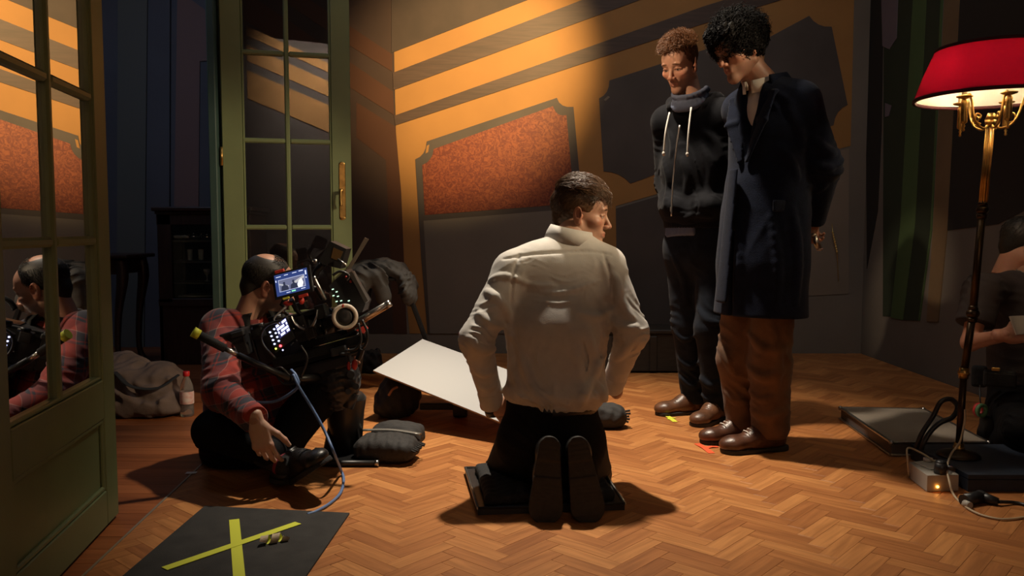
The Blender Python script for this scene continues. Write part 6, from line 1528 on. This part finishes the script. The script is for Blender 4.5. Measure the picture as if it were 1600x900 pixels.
    mb.build('screen_figures', scr('screen_figures', (.7, .75, .95), 1.2), sc); scrp('green_figure', rc(.46, .87, .58, .93), (.3, .9, .5), 1, 1.2)
    [MB().box(P(x, y, dy), (.035, .012, .012), R, .002).build('red_tape', mat('red_camera_tape', (.45, .03, .015, 1), .6), mo, 'red tape') for x, y, dy in ((437, 424, -.045), (474, 462, -.05))]; MB().box(P(447, 466, -.052), (.026, .006, .008), R, .002).build('yellow_tape', M_YEL, mo, 'yellow tape')
    MB().tube([P(455, 468, -.03), P(462, 482, .0), P(470, 492, .05)], .009, 10, 4).build('monitor_arm', B2, t)
    MB().ball(P(450, 474, -.03), (.018, .012, .009), None, 12, 8).ball(P(471, 470, -.03), (.011, .011, .014), None, 12, 8).build('red_knob', mat('red_anodised', (.42, .03, .02, 1), .4), t, 'red clamp knobs')
    # viewfinder block on its arm
    vf = plate('viewfinder', [(516, 377), (541, 389), (532, 420), (503, 413), (498, 408)], .02, .10, B1); plate('viewfinder_face', [(521, 387), (536, 393), (530, 408), (517, 403)], .018, .003, mat('amber_brown_glass', (.10, .055, .02, 1), .3), vf, 'amber brown face')
    MB().ball(P(493, 408, .03), .008, None, 12, 8).cyl(P(528, 405, .01), P(541, 414, -.005), .004).build('viewfinder_lug', ST, vf); MB().tube([P(505, 412, .05), P(495, 424, .05), P(492, 434, .05)], .014, 10, 4).build('viewfinder_joint', B1, t)
    MB().tube([P(490, 432, .0), P(500, 452, .0), P(508, 468, .02)], .007, 8, 4).build('viewfinder_arm', ST, t)
    # matte box, flag and second panel
    mb_ = plate('matte_box', [(514, 446), (540, 422), (572, 472), (566, 488), (534, 492)], .05, .12, B1)
    plate('matte_edge', [(545, 426), (550, 424), (575, 470), (570, 474)], .03, .05, mat('grey_metal_edge', (.09, .085, .08, 1), .4, .6), mb_, 'grey metal edge')
    mb = MB()
    for i, (x, y) in enumerate(((520, 452), (526, 456), (521, 462), (528, 463), (533, 470), (526, 471), (537, 478), (530, 479), (545, 470), (548, 478))): mb.box(P(x, y, .047), (.008, .003, .004), R, .001)
    mb.build('panel_figures', scr('panel_figures', (.55, .85, .6), 1.6), mb_, 'greenish white lit figures'); MB().ball(P(541, 433, .045), .005, None, 8, 6).ball(P(548, 440, .045), .005, None, 8, 6).build('red_screw', mat('red_anodised', (.42, .03, .02, 1), .4), mb_, 'red screws')
    plate('sun_flag', [(540, 422), (548, 420), (576, 374), (570, 371), (556, 396)], .06, .004, mat('grey_brown_flag', (.11, .085, .065, 1), .7), t, 'grey brown flag blade')
    # follow-focus wheel with its white marking disc
    wc = P(539, 495, -.06); Rw = np.stack((unit(np.cross((0, 0, 1), (.1, -1, .1))), np.cross(unit((.1, -1, .1)), unit(np.cross((0, 0, 1), (.1, -1, .1)))), unit((.1, -1, .1))), 1)
    ff = MB().lathe([(.0, -.03), (.03, -.03), (.033, .0), (.02, .004), (0, .004)], wc, 28, Rw).build('focus_wheel', B1, t); MB().lathe([(.033, -.006), (.046, -.006), (.0475, .0), (.046, .006), (.033, .006), (.033, -.006)], wc, 36, Rw, caps=False).build('marking_ring', mat('white_marking_ring', (.50, .43, .36, 1), .5), ff, 'white marking ring'); MB().box(wc + Rw @ np.array((-.006, .040, .007)), (.006, .002, .012), None, .001).build('red_mark', mat('red_camera_tape', (.45, .03, .015, 1), .6), ff, 'red mark')
    # rods
    MB().cyl(P(545, 510, .02), P(607, 474, -.02), .011, seg=14).build('rod', ST, t, 'polished steel rod'); MB().cyl(P(543, 518, .02), P(606, 480, -.02), .005, seg=10).build('rod', mat('orange_brown_rod', (.35, .15, .05, 1), .4), t, 'thin copper coloured rod'); MB().cyl(P(604, 477, -.02), P(610, 473, -.02), .014, seg=14).build('rod_end', ST, t)
    MB().prism([P(556, 516, -.0), P(570, 508, 0.), P(574, 514, 0.), P(568, 521, .0)], (0, .02, 0)).build('red_tab', mat('coral_red_tab', (.6, .06, .05, 1), .5), t, 'coral red tab')
    MB().box(P(515, 528, .05), (.22, .05, .03), R, .004).box(P(480, 560, .05), (.24, .06, .04), R, .005).build('rod_bracket', B2, t)
    # fluid head, bowl and mount
    hd = MB().box(P(500, 572, .08), (.26, .14, .05), R, .01, 2).build('head_plate', B1, t)
    s = Sdf(P(515, 600, .08) - .26, P(515, 600, .08) + .26, .006); s.ell(P(528, 596, .08), (.085, .085, .10), k=.02); s.cone(P(470, 590, .08), P(530, 585, .08), .05, .06, k=.03); s.rbox(P(520, 628, .08), (.11, .1, .05), None, .015, k=.02); s.lumps(.003, .04, 4); s.build('fluid_head', B1, t)
    for x, y, r_ in ((548, 585, .014), (556, 604, .012), (544, 612, .011)): MB().cyl(P(x, y, -.01), P(x, y, .06), r_, seg=14).build('head_knob', B2, t)
    MB().ball(P(554, 570, -.0), (.012, .008, .02), None, 10, 8).ball(P(545, 572, .0), (.008, .008, .016), None, 10, 8).build('red_lever', mat('red_anodised', (.42, .03, .02, 1), .4), t, 'red brake lever')
    MB().cyl(P(541, 634, .06), P(552, 612, .06), .03, .026, 18).build('bowl_clamp', B1, t)
    z0 = .012; c = fl(531, 724) + (0, .12, 0)
    mt = MB().lathe([(.062, z0), (.075, .18), (.083, .225), (.083, .235), (.07, .25), (.05, .262)], c * (1, 1, 0), 28).build('bowl_mount', mat('satin_black_paint', (.017, .016, .015, 1), .38, noise=.2, nscale=20), t)
    for a in (-60, 60, 180):
        dv = np.array((math.sin(math.radians(a)), -math.cos(math.radians(a)), 0)); MB().prism([c * (1, 1, 0) + dv * .06 + (0, 0, .16), c * (1, 1, 0) + dv * .092 + (0, 0, .02), c * (1, 1, 0) + dv * .06 + (0, 0, .02)], np.cross(dv, (0, 0, 1)) * .012).build('rib', B2, mt)
    bp0, bp1 = fl(470, 730), fl(590, 731); MB().box(((bp0[0] + bp1[0]) / 2, bp0[1] + .11, .010), (bp1[0] - bp0[0], .22, .018), None, .004).build('base_plate', B2, t); MB().cyl((bp0[0], bp0[1] + .006, .014), (bp1[0], bp0[1] + .006, .014), .011, seg=12).build('base_tube', B1, t); MB().cyl((bp1[0] - .012, bp0[1] + .006, .014), (bp1[0] + .003, bp0[1] + .006, .014), .0125, seg=12).build('tube_cap', ST, t)
    # pan bar with the yellow end
    pa, pb, pc = at(303, 519, 2.86), at(352, 545, 2.9), at(452, 592, 2.98); d = unit(pb - pa)
    MB().cyl(pa + d * .018, pb, .016, .015, 16).build('pan_grip', M_BLACKF, t); MB().cyl(pa - d * .004, pa + d * .02, .0185, .0175, 16).build('grip_end', M_YEL, t, 'yellow taped end of the grip'); MB().cyl(pb, at(372, 555, 2.92), .009).build('pan_bar', ST, t); MB().cyl(at(372, 555, 2.92), pc, .012).cyl(pc, P(500, 590, .02), .014).build('pan_tube', B1, t)
    # loops of cable on the right and small wires
    for i, L in enumerate(([(566, 500), (574, 520), (570, 540), (552, 552), (530, 553)], [(560, 505), (564, 530), (556, 545), (540, 548)], [(566, 545), (562, 556), (559, 562)], [(440, 500), (418, 508), (408, 522), (412, 540), (430, 560)], [(455, 590), (440, 575), (430, 580), (444, 600), (470, 596)], [(520, 430), (532, 424), (545, 430), (541, 438)], [(470, 540), (480, 560), (470, 590)])):
        MB().tube([P(x, y, -.05 if i < 3 else -.07) for x, y in L], .005 if i != 2 else .011, 8, 6).build('camera_cable', B1, t)
    MB().tube([P(438, 508, -.06), P(428, 498, -.06), P(446, 480, -.04)], .0035, 8, 6).build('grey_wire', mat('grey_wire', (.16, .15, .14, 1), .5), t)
    for x, y, sz, dy in ((503, 486, (.04, .05, .05), .02), (516, 505, (.05, .05, .035), .0), (404, 520, (.045, .04, .04), -.01), (470, 478, (.05, .05, .03), .03), (556, 545, (.04, .04, .05), .02), (486, 520, (.035, .03, .045), -.02), (372, 522, (.05, .03, .02), -.02), (530, 548, (.06, .04, .03), -.02)):
        bx('accessory_box', x, y, sz, dy, B2 if sz[1] == .05 else B1, .005)
    for x, y, L in ((525, 512, .05), (508, 498, .045), (396, 512, .04), (420, 500, .05)): MB().cyl(P(x, y, -.02), P(x, y, -.02) + R[:, 0] * L, .010, seg=14).build('focus_motor', B2, t)
    mb = MB(); g = np.random.default_rng(9)
    for i in range(26): mb.ball(P(g.uniform(430, 520), g.uniform(506, 548), .028), .003, None, 8, 6)
    mb.build('screw', ST, t)
rig()
M_CAB = mat('blue_cable_sheath', (.10, .17, .34, 1), .5)
tag(MB().tube([at(388, 617, 2.98), at(400, 628, 2.97), at(430, 627, 2.95), at(458, 612, 2.93), at(466, 600, 2.92), at(462, 586, 2.93), at(455, 578, 2.95)], .0055, 8, 7).build('blue_patch_cable', M_CAB), 'short blue cable looping from the pan bar to the shirt sleeve', 'cable')
tag(MB().tube([at(458, 585, 2.9), at(468, 606, 2.88), at(489, 640, 2.86), at(508, 675, 2.84), at(522, 708, 2.8), fl(533, 735, .02), fl(537, 750, .006), fl(532, 770, .006), fl(516, 786, .006), fl(494, 799, .006), fl(480, 804, .003)], .0052, 8, 7).build('blue_video_cable', M_CAB), 'long blue cable running from the camera down to the black mat', 'cable')
MB().cyl(at(386, 613, 2.98), at(391, 621, 2.98), .008, seg=10).build('connector', M_STEEL, bpy.data.objects['blue_patch_cable'], 'silver connector end')
